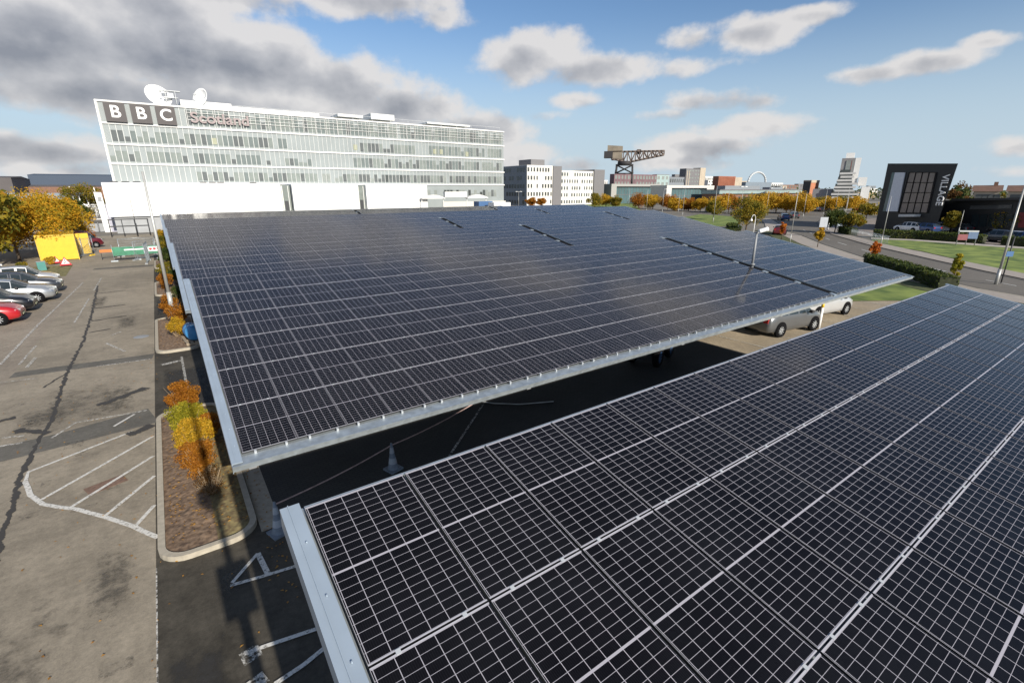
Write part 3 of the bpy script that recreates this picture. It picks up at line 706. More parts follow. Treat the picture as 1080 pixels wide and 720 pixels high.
# camera pole through the gap of the second canopy
t = thing('camera_pole', 'grey pole with a white security camera standing up through the panel gap', 'camera pole', (26.62, 14.34, 0))
b = MB(); b.tube((0,0,0), (0,0,3.0), .09, .08, 10); b.tube((0,0,3.0), (0,0,4.85), .07, .06, 10); b.lathe([(.0,.05),(.13,.05),(.14,0),(.09,-.02)], (0,0,3.12), 12); b.build('pole', M_MGREY, t)
b = MB(); T = Matrix.Translation((.1,-.05,4.93)) @ Matrix.Rotation(-.5, 4, 'Z') @ Matrix.Rotation(PI/2-.25, 4, 'Y')
b.lathe([(0,0),(.10,.0),(.115,.03),(.12,.42),(.13,.44),(.13,.5),(.09,.5),(.085,.46),(0,.46)], (0,0,0), 14, 0, T); b.build('camera', M_WHITE, t)
b = MB(); b.tube((0,0,4.8), (.18,-.1,4.88), .03, .03, 6); b.box(-.1, .1, -.1, .1, 4.84, 4.9); b.build('bracket', M_MGREY, t)

# ------------------------------------------------------------------ cones, tape, cable, bollards
M_CONE = mat('dusty grey cone', (.17, .20, .24), .6, 0, .15, 9); M_CONEW = mat('pale reflective band', (.36, .39, .43), .5, 0, .05)
def cone(x, y, label):
    t = thing('traffic_cone', label, 'cone', (x, y, 0), .3, 'traffic cones in the shaded gap')
    b = MB(); b.box(-.19, .19, -.19, .19, 0, .045); b.lathe([(.15,.045),(.13,.09),(.108,.2),(.082,.36),(.062,.5),(.042,.66),(.028,.78),(0,.785)], n=18); b.build('cone', M_CONE, t)
    for q in ([(.111,.2),(.085,.36)], [(.065,.5),(.045,.66)]):
        b = MB(); b.lathe(q, n=18); b.build('band', M_CONEW, t)
cone(.95, 10.15, 'shaded traffic cone beside the corner of the nearest canopy')
cone(3.95, 11.1, 'shaded traffic cone halfway along the gap between canopies')
M_TAPE = mat('faded red and white tape', (.42, .30, .28), .6, 0, .3, 8)
def sag(a, b_, s, n=10): 
    a = Vector(a); b_ = Vector(b_); return [a.lerp(b_, k/n)-Vector((0,0,s*4*(k/n)*(1-k/n))) for k in range(n+1)]
def ribbon(pts, w, m, name, label, cat):
    b = MB()
    for p, q in zip(pts, pts[1:]): b.extr([p, q, q+Vector((0,0,w)), p+Vector((0,0,w))], (.004,.006,0))
    o = b.build(name, m); tag(o, label, cat); return o
ribbon(sag((.95,10.15,.70), (3.95,11.1,.70), .06)+sag((3.95,11.1,.70), (8.3,12.6,.75), .12)[1:], .035, M_TAPE, 'barrier_tape', 'red and white barrier tape strung between the two shaded cones', 'barrier tape')
b = MB(); b.path([Vector((x, y, .03)) for x, y in ((7.9,14.4),(8.0,13.6),(8.4,13.0),(9.1,12.4),(10.2,11.9))], .018, 5)
tag(b.build('cable', M_LGREY), 'pale cable curving over the shaded paving between the canopies', 'cable')
M_YEL = mat('yellow safety paint', (.75, .50, .03), .5, 0, .06)
t = thing('bollard', 'white and yellow striped post beside the dark parked hatchback', 'bollard', (27.9, 10.9, 0))
b = MB(); b.tube((0,0,0), (0,0,1.15), .07, .07, 10); b.build('post', M_WHITE, t); b = MB(); b.tube((0,0,1.152), (0,0,1.4), .075, .075, 10); b.build('cap', M_YEL, t)
# blue barrel on a pallet by the second canopy
t = thing('blue_barrel', 'bright blue plastic tank on a wooden pallet at the canopy edge', 'barrel', (.36, 27.6, .12), .1)
T = Matrix.Translation((0,-.65,.48)) @ Matrix.Rotation(-PI/2, 4, 'X')
b = MB(); b.lathe([(0,0),(.25,0),(.33,.04),(.34,.35),(.355,.38),(.34,.41),(.34,.85),(.355,.88),(.34,.91),(.33,1.24),(.25,1.28),(0,1.28)], (0,0,0), 20, 0, T); b.build('drum', mat('blue plastic', (.05, .23, .48), .4, 0, .12), t)
b = MB()
for k in range(5): b.box(-.42+.19*k, -.42+.19*k+.12, -.85, .75, .1, .13)
for y in (-.85, -.05, .65): b.box(-.42, .46, y, y+.1, 0, .1)
b.build('pallet', mat('weathered timber', (.30, .24, .17), .85, 0, .2, 8), t)
# kit lying under the second canopy: compact tractor
def wheel(parent, loc, r, w, rim=M_LGREY, axis='Y', n=20):
    T = Matrix.Translation(loc) @ Matrix.Rotation(PI/2, 4, 'X')
    b = MB(); b.lathe([(r*.62,-w/2),(r*.93,-w/2),(r,-w*.35),(r,w*.35),(r*.93,w/2),(r*.62,w/2)], (0,0,0), n, 0, T); wh = b.build('wheel', M_BLACK, parent)
    b = MB(); b.lathe([(0,-w*.36),(r*.2,-w*.40),(r*.55,-w*.3),(r*.64,-w*.46)], (0,0,0), n, 0, T); b.lathe([(r*.64,w*.46),(r*.55,w*.3),(r*.2,w*.40),(0,w*.36)], (0,0,0), n, 0, T)
    for k in range(9):
        a = 2*PI*k/9
        b.box(-r*.035, r*.035, r*.12, r*.6, -w*.45, w*.45, 1, T @ Matrix.Rotation(a, 4, 'Z'))
    b.build('rim', [mat('dark wheel well', (.03,.03,.032), .6, .3, 0), rim], wh); return wh
t = thing('trailer', 'dark blue wheeled machine parked in the shade under the second canopy', 'machine', (16.6, 12.9, 0), .35)
M_DB = mat('dark blue machine paint', (.03, .09, .22), .5, 0, .15)
for s in (-1, 1):
    wheel(t, (-.75, s*.55, .42), .42, .24, M_DB); wheel(t, (.75, s*.55, .38), .38, .22, M_DB)
b = MB(); b.box(-1.0, 1.05, -.36, .36, .42, .62); b.build('chassis', M_DARK, t)
b = MB(); b.extr([(-.9,-.32,.625),(.2,-.32,.625),(.2,-.32,1.05),(-.5,-.32,1.2),(-.9,-.32,1.1)], (0,.64,0)); b.build('engine_cover', M_DB, t)
b = MB(); b.box(.35, .8, -.25, .25, .625, .78); b.box(.78, .88, -.25, .25, .78, 1.2); b.build('seat', M_BLACK, t)
b = MB(); b.tube((.2,0,1.05), (.36,0,1.25), .025, .025, 6); b.tube((.36,-.18,1.25), (.36,.18,1.25), .02, .02, 6); b.build('steering_bar', M_DARK, t)

# ------------------------------------------------------------------ cars
def paint(name, c, metal=.35): 
    return mat('car paint '+name, c, .28, metal, .03, 2, coat=.8)
M_HL = mat('headlamp', (.7, .72, .74), .12, .2, 0); M_TL = mat('tail lamp', (.35, .02, .02), .2, 0, 0); M_PLATE = mat('number plate', (.7, .68, .45), .5, 0, 0)
CARP = dict(
 # x, half width, sill z, belt z, roof z, roof half width, glazed to next
 hatch=[(-2.02,.70,.38,.62,.66,.62,0),(-1.98,.80,.26,.80,.86,.66,0),(-1.80,.86,.22,.90,1.02,.68,1),(-1.35,.88,.20,.94,1.40,.60,1),(-.75,.89,.20,.93,1.47,.62,1),(-.68,.89,.20,.93,1.475,.62,2),(0,.89,.20,.92,1.49,.63,2),(.06,.89,.20,.92,1.488,.63,2),(.55,.89,.20,.91,1.42,.61,1),(1.15,.885,.20,.90,.96,.70,0),(1.65,.85,.22,.80,.86,.66,0),(1.95,.76,.26,.66,.72,.58,0),(2.05,.66,.34,.56,.60,.52,0)],
 estate=[(-2.28,.72,.38,.66,.72,.64,0),(-2.22,.82,.26,.86,.94,.68,0),(-2.1,.87,.22,.92,1.08,.70,1),(-1.8,.89,.20,.95,1.36,.62,1),(-1.0,.90,.20,.94,1.44,.63,2),(-.9,.90,.20,.94,1.445,.63,2),(-.1,.90,.20,.93,1.46,.63,2),(0,.90,.20,.93,1.455,.63,2),(.45,.90,.20,.92,1.38,.61,1),(1.15,.89,.20,.92,.99,.70,0),(1.75,.86,.22,.84,.90,.66,0),(2.15,.77,.26,.70,.76,.58,0),(2.28,.64,.34,.56,.62,.50,0)],
 van=[(-2.4,.84,.34,1.0,1.1,.80,0),(-2.36,.92,.28,1.1,1.85,.80,0),(-2.0,.94,.26,1.1,1.95,.80,0),(-.2,.94,.26,1.1,1.97,.80,0),(.5,.94,.26,1.1,1.96,.80,2),(.58,.94,.26,1.1,1.95,.80,2),(1.15,.93,.26,1.1,1.85,.76,1),(1.75,.90,.26,1.08,1.16,.74,0),(2.2,.86,.28,.92,1.0,.70,0),(2.4,.74,.36,.66,.72,.6,0)])
def car_meshes(kind, pmat):
    P_ = CARP[kind]; body = MB(); gl = MB(); rings = []
    for (x, w_, zs, zb, zr, wr, g) in P_:
        half = [(w_*.80, zs), (w_*.97, zs+.06), (w_, zs+.28*(zb-zs)+.06), (w_*.985, zs+.75*(zb-zs)), (w_*.93, zb), (wr, zr-.05*(zr > zb+.2)), (wr*.86, zr), (wr*.4, zr+.02)]
        ring = [(x, -a, z) for a, z in half[::-1]]; ring = [(x, -a, z) for a, z in half]+[(x, a, z) for a, z in half[::-1]]
        rings.append(ring)
    n = len(rings[0]); body.v = [p for r_ in rings for p in r_]
    for i in range(len(rings)-1):
        g = P_[i][6]; tall0 = P_[i][4]-P_[i][3] > .2; tall1 = P_[i+1][4]-P_[i+1][3] > .2
        for k in range(n):
            k2 = (k+1) % n; f = (i*n+k, i*n+k2, (i+1)*n+k2, (i+1)*n+k)
            side = k in (4, 10); top = k in (6, 7, 8, 5, 9)
            glass = (g >= 1 and side and (tall0 or tall1) and not (g == 1 and P_[i+1][0]-P_[i][0] < .1)) or (g == 1 and top and (tall0 != tall1))
            if (P_[i+1][0]-P_[i][0]) < .12: glass = False
            if glass:
                # inset the pane a little so a painted frame shows round it
                q = [Vector(body.v[j]) for j in f]; c = sum(q, Vector())/4; e = .93
                qi = [c+(p-c)*e for p in q]
                for a in range(4):
                    body.quad([q[a], q[(a+1) % 4], qi[(a+1) % 4], qi[a]])
                gl.quad(qi)
            else:
                body.f.append(f); body.m.append(0); body.sm.add(len(body.f)-1)
    body.f.append(tuple(range(n-1, -1, -1))); body.m.append(0); o = (len(rings)-1)*n
    body.f.append(tuple(o+k for k in range(n))); body.m.append(0)
    return body.mesh('body', [pmat]), gl.mesh('windows', [M_GLASS])
def car(label, kind, pmat, loc, rz, group=None, detail=True, rim=M_LGREY):
    t = thing('parked_car', label, 'car', loc, rz, group)
    a, g = car_meshes(kind, pmat); body = obj('body', a, t); obj('windows', g, t)
    P_ = CARP[kind]; L0, L1 = P_[0][0], P_[-1][0]; wr = .31 if kind != 'van' else .33
    for x in (L0+.82, L1-.82):
        for s in (-1, 1):
            b = MB(); T = Matrix.Translation((x, s*(.885 if kind != 'van' else .925), wr+.02)) @ Matrix.Rotation(PI/2, 4, 'X')
            b.lathe([(0,-.012),(wr+.06,-.012),(wr+.06,.012),(0,.012)], (0,0,0), 20, 0, T); b.build('wheel_arch', M_BLACK, t)
            wheel(t, (x, s*(.82 if kind != 'van' else .86), wr), wr, .2, rim)
    zf = P_[-2][3]; zb = P_[1][3]
    for s in (-1, 1):
        T = Matrix.Translation((L1-.12, s*.56, zf-.03)) @ Matrix.Rotation(s*.45, 4, 'Z')
        b = MB(); b.box(-.10, .05, -.17, .17, -.07, .07, 0, T); b.build('headlight', M_HL, t)
        b = MB(); b.box(L0+.0, L0+.09, s*.62-.13, s*.62+.13, zb-.12, zb+.06); b.build('tail_light', M_TL, t)
        b = MB(); b.box(.62 if kind != 'van' else 1.0, .78 if kind != 'van' else 1.16, s*.99-.08, s*.99+.08, .93, 1.05); b.build('wing_mirror', M_DARK, t)
    b = MB(); b.box(L1-.03, L1+.015, -.34, .34, .30, .48); b.build('grille', M_BLACK, t)
    b = MB(); b.box(L1+.016, L1+.026, -.24, .24, .36, .46); b.build('number_plate', M_PLATE, t)
    return t
p_sil = paint('silver', (.42,.44,.46), .6); p_gry = paint('graphite', (.07,.075,.085), .5); p_red = paint('red', (.42,.015,.02), .1); p_blk = paint('black', (.012,.013,.016), .2)
p_wht = paint('white', (.72,.72,.71), 0); p_blu = paint('blue', (.03,.06,.16), .4); p_lsil = paint('pale silver', (.55,.56,.57), .4); p_grn = paint('lime', (.20,.30,.05), .2); p_mar = paint('maroon', (.12,.012,.02), .2); p_dsil = paint('dark silver', (.13,.135,.14), .5)
g1 = 'cars parked on the left of the road'
car0 = car
def car(*a, **k):
    o = car0(*a, **k); o.scale = (1.1, 1.06, 1.13); return o

car('silver estate parked facing the road, nearest but two at left', 'estate', p_sil, (-9.2, 45.3, 0), 0, g1)
car('graphite car beyond the silver estate with pale bonnet glare', 'estate', p_gry, (-9.3, 49.0, 0), 0, g1)
car('white car with a dark roof line between graphite cars', 'hatch', p_lsil, (-9.6, 52.4, 0), 0, g1)
car('bright red small car cut by the left edge', 'hatch', p_red, (-9.6, 38.6, 0), 0, g1)
car('black small car tucked behind the red one', 'hatch', p_blk, (-9.5, 41.7, 0), 0, g1)
car('dark blue van under the amber tree', 'van', p_blu, (-13.3, 56.2, 0), 0, g1)
car('lime green van behind the dark blue van', 'van', p_grn, (-14.6, 60.2, 0), 0, g1)
car('maroon van behind the yellow container', 'van', p_mar, (-9.4, 86, 0), .3, g1)
car('white car parked behind the yellow container door', 'hatch', p_wht, (-10.2, 81, 0), 0, g1)
g2 = 'cars parked beyond the second canopy'
car('dark silver hatchback half under the canopy gutter', 'hatch', p_dsil, (26.0, 12.0, 0), -.15, g2)
car('pale silver hatchback beyond the striped post', 'hatch', p_lsil, (31.2, 12.5, 0), -.15, g2)
car('white hatchback deep under the second canopy', 'hatch', p_wht, (33.0, 18.6, 0), -.1, g2)
# distant cars
g3 = 'cars at the hotel forecourt and on the far road'
far = [(958,243,p_wht,'white car left end of the hotel forecourt'),(973,244,p_blu,'dark blue car second along the hotel hedge'),(984,243,p_wht,'white car third along the hotel hedge'),(996,243,p_lsil,'silver car before the hotel entrance trees'),(1008,244,p_gry,'graphite car behind the hedge end'),(1022,243,p_blk,'black car behind the blue and red sign'),(1030,240,p_wht,'white car right of the blue and red sign'),(1052,254,p_gry,'dark car right of the sign beside the lawn'),(1068,255,p_lsil,'silver car near the tall lamp post'),(1079,256,p_blu,'blue car at the right edge of the hotel lawn'),
 (826,231,p_blu,'blue car on the far road at the bend'),(822,246,p_mar,'maroon car on the near carriageway'),(836,229,p_gry,'grey car following on the far road'),(857,221,p_wht,'white car in front of the brick tower'),(872,221,p_lsil,'silver car right of the brick tower'),(864,222,p_blk,'black car beside the brick tower foot'),(884,219,p_wht,'white car below the stepped tower'),(903,221,p_red,'red car below the stepped tower'),(747,222,p_wht,'white car on the lane by the pavilion'),(1061,247,p_blk,'black car second row right of the sign')]
src = {}
for k, (px, py, pt_, lb) in enumerate(far):
    c = G(px, py+1.2)
    rz = random.uniform(-.2, .2)+(1.2 if px > 940 else .6)
    if pt_.name not in src: src[pt_.name] = car(lb, ('hatch', 'estate')[k % 2], pt_, c, rz, g3)
    else: copy_tree(src[pt_.name], None, c, rz, lb)
for k, (px, py, D, lb) in enumerate(((463,216,96,'white van roof at the far edge of the panels, left'),(533,214,100,'white van roof beside the blue container'),(697,217,92,'white van showing over the right end of the panels'),(731,229,60,'white van roof beside the far canopy corner'))):
    pass

# ------------------------------------------------------------------ studio and office block with the three big squares
M_FACW = mat('white glazed cladding', (.27, .298, .30), .25, 0, .06, .3)
M_FACP = mat('white metal fascia', (.66, .66, .64), .45, 0, .03)
M_WIN = [mat('office window '+str(k), c, .12, 0, .12, .8) for k, c in enumerate(((.15,.175,.17),(.20,.225,.21),(.11,.12,.12),(.24,.26,.245),(.065,.072,.07)))]
M_WY = mat('window with yellow blind', (.28,.29,.2), .4, 0, .1)
YB = 122; X0, X1 = -5.5, 83.5; ZT = 22.9
t = thing('broadcast_office', 'long white glass office block with three dark lettered squares', 'office building', (X0, YB, 0))
Wd = X1-X0
b = MB(); b.extr([(0,0,0),(Wd,0,0),(Wd,0,ZT),(0,0,ZT)], (0,45,0)); b.build('wall', M_FACW, t)
rows = [(19.35,22.75),(15.75,19.0),(12.3,15.4),(8.95,11.95),(5.2,8.4)]
b = MB()
for z in (22.75, 19.05, 15.45, 12.0, 8.55): b.box(-.35, Wd+.15, -.26, 0, z, z+.30)
b.box(-.35, -.05, -.5, 8, 8.6, 23.0); b.build('floor_fascia', M_FACP, t)
b = MB()
for i in range(int(Wd/.95)+1):
    x = i*.95; b.box(x-.026, x+.026, -.10, -.002, 8.85, 22.74)
b.build('mullions', M_FACP, t)['kind'] = 'stuff'
b = MB(); b.box(13.5, Wd, -.3, -.21, 21.9, 21.97); b.box(13.5, Wd, -.3, -.21, 20.6, 20.67); b.box(13.5, Wd, -.3, -.21, 21.2, 21.25)
for i in range(30): b.box(13.5+i*2.42, 13.56+i*2.42, -.36, -.2, 19.35, 22.74)
b.build('roof_screen', M_FACP, t)
b = MB(); b.box(Wd-20, Wd+.4, -.4, -.02, 0, 4.3); b.build('base_wall', mat('pale base cladding', (.55,.53,.48), .7, 0, .05), t)
rr = random.Random(9); wins = []
def addrow(z0, z1, xa, xb, full, base):
    i0, i1 = int(xa/.95), int(xb/.95)
    for i in range(i0, i1):
        hgt = full if rr.random() < .87 else full*rr.choice((.45, .7, .5))
        if rr.random() < .04: continue
        mi = min(4, max(0, int(rr.gauss(base+.25, .75)))); wins.append((i*.95+.09, z0+.15, .77, hgt, mi))
addrow(16.0, 0, 1.6, 32, 1.9, .8); addrow(16.0, 0, 48, 62, 1.9, 1.6); addrow(16.0, 0, 66, 88.5, 2.1, .6)
addrow(12.5, 0, .9, 28, 1.8, .8); addrow(12.5, 0, 31, 38, 1.4, 1.5); addrow(12.5, 0, 46, 88.5, 2.0, 1.2)
addrow(9.1, 0, 14, 88.5, 1.7, 2.0); addrow(5.4, 0, 62, 87, 1.8, 3)
addrow(19.6, 0, 13.6, 88.5, 2.6, .7)
wm = [None]*5
wins.sort(key=lambda q: q[0]); rest = MB()
for k, (x, z, w_, h_, mi) in enumerate(wins):
    if k < 100:
        b = MB(); b.box(0, w_, -.06, -.004, 0, h_); b.build('window', M_WIN[mi], t, (x, 0, z))
    else: rest.box(x, x+w_, -.06, -.004, z, z+h_, mi)
for i, (x, z) in enumerate(((66.8,16.3),(68.7,16.3),(76.5,16.0),(46,16.4),(17,16.3))):
    b = MB(); b.box(x, x+.9, -.075, -.062, z, z+1.2); b.build('blind', M_WY, t)
rest.build('window', M_WIN, t)['kind'] = 'stuff'
M_SQ = mat('dark square sign', (.035,.028,.03), .5, 0, .05)
for k, ch in enumerate('BBC'):
    x = .8+k*3.85
    b = MB(); b.box(0, 3.1, -.75, -.56, 0, 3.3); s_ = b.build('sign_square', M_SQ, t, (x, 0, 19.42))
    o = obj('letter', text_mesh(ch, 2.85, M_WHITE, .05), s_, (1.55, -.80, 1.62), (PI/2, 0, 0))
o = obj('lettering', text_mesh('Scotland', 2.7, mat('grey brown sign lettering', (.26,.21,.21), .5, 0, .05), .06), t, (19.2, -.5, 21.0), (PI/2, 0, 0)); o.scale = (1.13, 1, 1)
b = MB(); b.box(22, 40, 4, 20, 23.03, 24.3); b.box(40, 88, 6, 20, 23.03, 23.9); b.box(52, 58, 3, 12, 23.91, 25.2); b.box(13, 22, 3, 12, 23.03, 24.6); b.box(44, 50, 3, 9, 23.91, 24.5); b.box(67, 80, 3, 9, 23.91, 24.3); b.build('rooftop_plant', M_FACP, t)
b = MB()
for k in range(16): b.box(88-4.6*k, 88-4.6*k+.05, .3, .35, 23.03, 24.0)
b.box(14, 88, .3, .34, 23.95, 24.0); b.build('roof_rail', M_LGREY, t)
# satellite dishes
def dish(label, px, py, Y, r, az_, el_, hut=False):
    p = PY(px, py, Y); t = thing('satellite_dish', label, 'satellite dish', (p.x, p.y, 23.04), 0, 'satellite dishes on the office roof')
    zc_ = p.z-23.04; T = Matrix.Translation((0,0,zc_)) @ Matrix.Rotation(az_, 4, 'Z') @ Matrix.Rotation(el_, 4, 'X')
    b = MB(); b.lathe([(0,-.5*r),(.3*r,-.46*r),(.6*r,-.32*r),(.85*r,-.12*r),(r,.02*r),(r*.98,.06*r),(.83*r,-.08*r),(.58*r,-.27*r),(.28*r,-.40*r),(0,-.43*r)], (0,0,0), 28, 0, T); b.build('reflector', M_WHITE, t)
    b = MB(); f = T @ Vector((0,0,.75*r))
    for k in range(3):
        a = 2*PI*k/3+.5; b.tube(T @ Vector((.9*r*math.cos(a), .9*r*math.sin(a), -.02*r)), f, .05, .04, 5)
    b.tube(f, T @ Vector((0,0,.55*r)), .16, .2, 8); b.build('feed_horn', M_LGREY, t)
    b = MB(); b.tube((0,0,0), (0,0,zc_-.2*r), .22, .2, 8); b.tube((.8,.4,0), (0,0,zc_-.4*r), .08, .08, 5); b.tube((-.8,.4,0), (0,0,zc_-.4*r), .08, .08, 5); b.build('mount', M_LGREY, t)
dish('large white satellite dish above the middle dark square', 167, 101, 126, 2.3, .35, R(62))
dish('smaller white dish tilted to the right beyond the big one', 211, 103, 126, 1.9, -.95, R(72))
# plant frame beside the first dish
t = thing('roof_gantry', 'small steel gantry right of the large satellite dish', 'gantry', (PY(181,108,126).x, 126, 23.04))
b = MB()
for x in (-.8, .8):
    for y in (-.5, .5): b.tube((x,y,0), (x,y,3.0), .07, .07, 5)
b.box(-1.4, 1.7, -.6, .6, 3.0, 3.12); b.box(-1.2, 1.2, -.55, .55, 1.8, 1.9); b.box(-.5, .5, -.4, .4, 1.9, 2.7); b.build('frame', M_LGREY, t)
# white studio hall in front
YS = 112; t = thing('studio_hall', 'plain white windowless hall in front of the glass office block', 'hall', (-7.05, YS, 0))
b = MB()
for x0_, x1_, z1_ in ((0,28.4,8.65),(30.6,44.3,8.55),(46.2,61.2,8.5)): b.box(x0_, x1_, 0, 9.6, 2.9, z1_)
b.build('wall', mat('bright white render', (.86,.86,.85), .6, 0, .01), t)
b = MB()
for k_ in range(25):
    x = 1.2+2.42*k_
    if not (28.2 < x < 30.8 or 44.1 < x < 46.4): b.box(x, x+.05, -.012, -.002, 2.9, 8.4)
b.build('panel_joint', M_LGREY, t)['kind'] = 'stuff'
b = MB(); b.box(.6, 62, .5, 9.5, 0, 2.88); b.build('base', mat('grey concrete plinth', (.30,.31,.32), .7, 0, .12, .5), t)
for x in (28.4, 44.3):
    b = MB(); b.box(x+.02, x+2.0 if x < 40 else x+1.88, 1.2, 9.4, 2.9, 8.3); g_ = b.build('glazed_slot', M_WIN[1], t)
    b = MB(); b.box(x+.3, x+.5, 1.0, 1.19, 2.9, 8.2); b.box(x+1.5, x+1.62, 1.0, 1.19, 2.9, 8.2); b.build('slot_frame', M_FACP, g_)
    b = MB(); b.box(x+.7, x+1.4, 1.1, 1.19, 2.9, 5.2); b.build('door', M_DARK, t)
b = MB()
for x in (1.2, 2.8, 4.4, 14.5, 16, 17.4, 23): b.box(x, x+1.1, .2, .6, 8.66, 8.86)
b.build('roof_vent', M_DARK, t)
# entrance wing (right end)
p0 = PY(398, 214, 108)
t = thing('entrance_canopy', 'low white curved roofs in front of the office block base', 'roof', (52, 110.4, 0))
b = MB()
for x in (0, 12.5):
    prof = [(x+6.2*k/10, 0, 5.45+.75*math.sin(PI*k/10)) for k in range(11)]
    b.extr(prof+[(x+6.2, 0, 5.3), (x, 0, 5.3)], (0,1.4,0))
b.box(6.3, 12.4, .2, 1.2, 5.6, 6.9)
for x in (.2, 6.0, 12.7, 18.4): b.tube((x,.7,0), (x,.7,5.35), .1, .1, 6)
b.build('roof', M_FACP, t)
p = PY(505, 213, 104); t = thing('site_container', 'blue container beside the far white van roof', 'container', (p.x, 104, 0), 0)
b = MB(); b.box(0, 4.0, 0, 2.4, 2.9, p.z+.1); b.build('shell', mat('container blue', (.05,.12,.26), .5, 0, .1), t); b = MB(); b.box(.3, 3.7, .2, 2.2, 0, 2.88); b.build('support', M_DARK, t)
p = PY(521, 214, 100); t = thing('welfare_cabin', 'white flat roofed cabin right of the blue container', 'cabin', (p.x, 100, 0), 0)
b = MB(); b.box(0, 4.8, 0, 2.6, 2.2, p.z+.05); b.build('shell', M_WHITE, t); b = MB(); b.box(.2, 4.6, .1, 2.4, 0, 2.18); b.build('base', M_MGREY, t)
# ------------------------------------------------------------------ far left : sheds, trees, site fencing
def block(name, label, cat, pxl, pxr, pyt, Y, depth, m, floors=0, cols=0, wm=None, roof=None, zb=0, group=None, wfrac=.55, side=0, hipped=False, cap=True):
    a = PY(pxl, pyt, Y); c = PY(pxr, pyt, Y); W_ = c.x-a.x; h = (a.z+c.z)/2
    t = thing(name, label, cat, (a.x, Y, 0), 0, group)
    b = MB(); b.box(0, W_, 0, depth, zb, h); b.build('wall', m, t)
    if roof:
        b = MB()
        if hipped: b.extr([(-.3,-.3,h+.01),(W_+.3,-.3,h+.01),(W_*.93,depth/2,h+hipped),(W_*.07,depth/2,h+hipped)], (0,0,.05)); b.extr([(-.3,depth+.3,h+.012),(W_*.07,depth/2,h+hipped),(W_*.93,depth/2,h+hipped),(W_+.3,depth+.3,h+.012)], (0,0,.05)); b.quad([(-.3,-.3,h+.01),(W_*.07,depth/2,h+hipped),(-.3,depth+.3,h+.01)]); b.quad([(W_+.3,-.3,h+.01),(W_+.3,depth+.3,h+.01),(W_*.93,depth/2,h+hipped)])
        else: b.box(-.15, W_+.15, -.15, depth+.1, h+.004, h+.35)
        b.build('roof', roof, t)
    if floors: windows(t, W_, h, floors, cols, wm or M_WIN[4], wfrac, zb)
    return t, W_, h
def windows(t, W_, h, floors, cols, wm, wfrac=.55, zb=0, x0=0, y=-.03, seed=1, drop=.08, wid=.6):
    rr = random.Random(seed+int(W_*10)); n = 0; fh = (h-zb)/floors; cw = W_/cols; rest = MB()
    for f in range(floors):
        for c in range(cols):
            if rr.random() < drop: continue
            ww = cw*wid*rr.choice((1, 1, .75, .9)); x = x0+c*cw+cw*.5-ww/2+rr.uniform(-.06, .06)*cw; z = zb+f*fh+fh*.22
            if n < 100:
                b = MB(); b.box(0, ww, -.05, .02, 0, fh*wfrac); b.build('window', wm, t, (x, y, z))
            else: rest.box(x, x+ww, y-.05, y+.02, z, z+fh*wfrac)
            n += 1
    if rest.f: rest.build('window', wm, t)['kind'] = 'stuff'
M_SHED = mat('pale grey shed roof', (.32,.36,.38), .6, 0, .1, .1); M_SHEDD = mat('dark shed wall', (.10,.09,.09), .8, 0, .15, .1)
M_NAVY = mat('dark blue cladding', (.03,.05,.085), .6, 0, .05)
M_BRK = mat('brown brick', (.20,.11,.075), .9, 0, .15, 1); M_STONE = mat('buff stone', (.42,.36,.28), .85, 0, .1, .5)
def shed(label, x0, x1, Y, depth, h, hr, wall, roof, n=1):
    t = thing('warehouse', label, 'warehouse', (x0, Y, 0), 0, 'sheds beyond the trees at left'); W_ = x1-x0
    b = MB(); b.box(0, W_, 0, depth, 0, h); b.build('wall', wall, t)
    b = MB(); d = depth/n
    for k in range(n):
        y0 = d*k; b.extr([(-.3,y0,h+.02),(-.3,y0+d*.5,h+hr),(-.3,y0+d,h+.02)], (W_+.6,0,0))
    b.build('roof', roof, t); 
    b = MB()
    for k in range(int(W_/7)): b.box(2+7*k, 5+7*k, -.06, -.01, h*.3, h*.6)
    b.build('window_strip', M_WIN[2], t); return t
def X_(px, Y): return PY(px, 200, Y).x
shed('wide pale grey shed roof behind the amber tree', X_(-60, 190), X_(78, 190), 190, 60, 4.6, 2.2, M_SHEDD, M_SHED, 3)
shed('grey shed with a white gable beside the green tree', X_(38, 150), X_(62, 150), 150, 14, 3.0, 1.6, M_WHITE, M_SHED, 1)
shed('low shed with a white end wall left of the green tree', X_(-10, 165), X_(25, 165), 165, 16, 3.4, 1.0, M_WHITE, M_SHED, 1)
shed('brown brick shed row before the dark blue shed', X_(-20, 330), X_(110, 330), 330, 30, 9.5, 1.0, M_BRK, M_SHEDD, 2)
shed('very long dark blue shed on the skyline at left', X_(33, 520), X_(150, 520), 520, 60, 19.5, 1.5, M_NAVY, M_NAVY, 1)
shed('dark shed at the far left edge of the skyline', X_(-40, 300), X_(15, 300), 300, 40, 13, 1.0, M_SHEDD, M_SHEDD, 1)
b = MB(); rr = random.Random(3)
pts = [(-1400+150*k, 2300, 0) for k in range(22)]
ridge = [Vector((p[0], p[1], 40+rr.uniform(-12, 12)-abs(k-5)*1.2)) for k, p in enumerate(pts)]
for k in range(21):
    a, c = Vector(pts[k]), Vector(pts[k+1]); b.quad([a, c, ridge[k+1], ridge[k]]); b.quad([ridge[k], ridge[k+1], ridge[k+1]+Vector((0,500,-40)), ridge[k]+Vector((0,500,-40))])
struct('hills', b, mat('distant wooded hills', (.07,.085,.09), .95, 0, .3, .01))
rr = random.Random(21)
TL = 'trees at the far left'
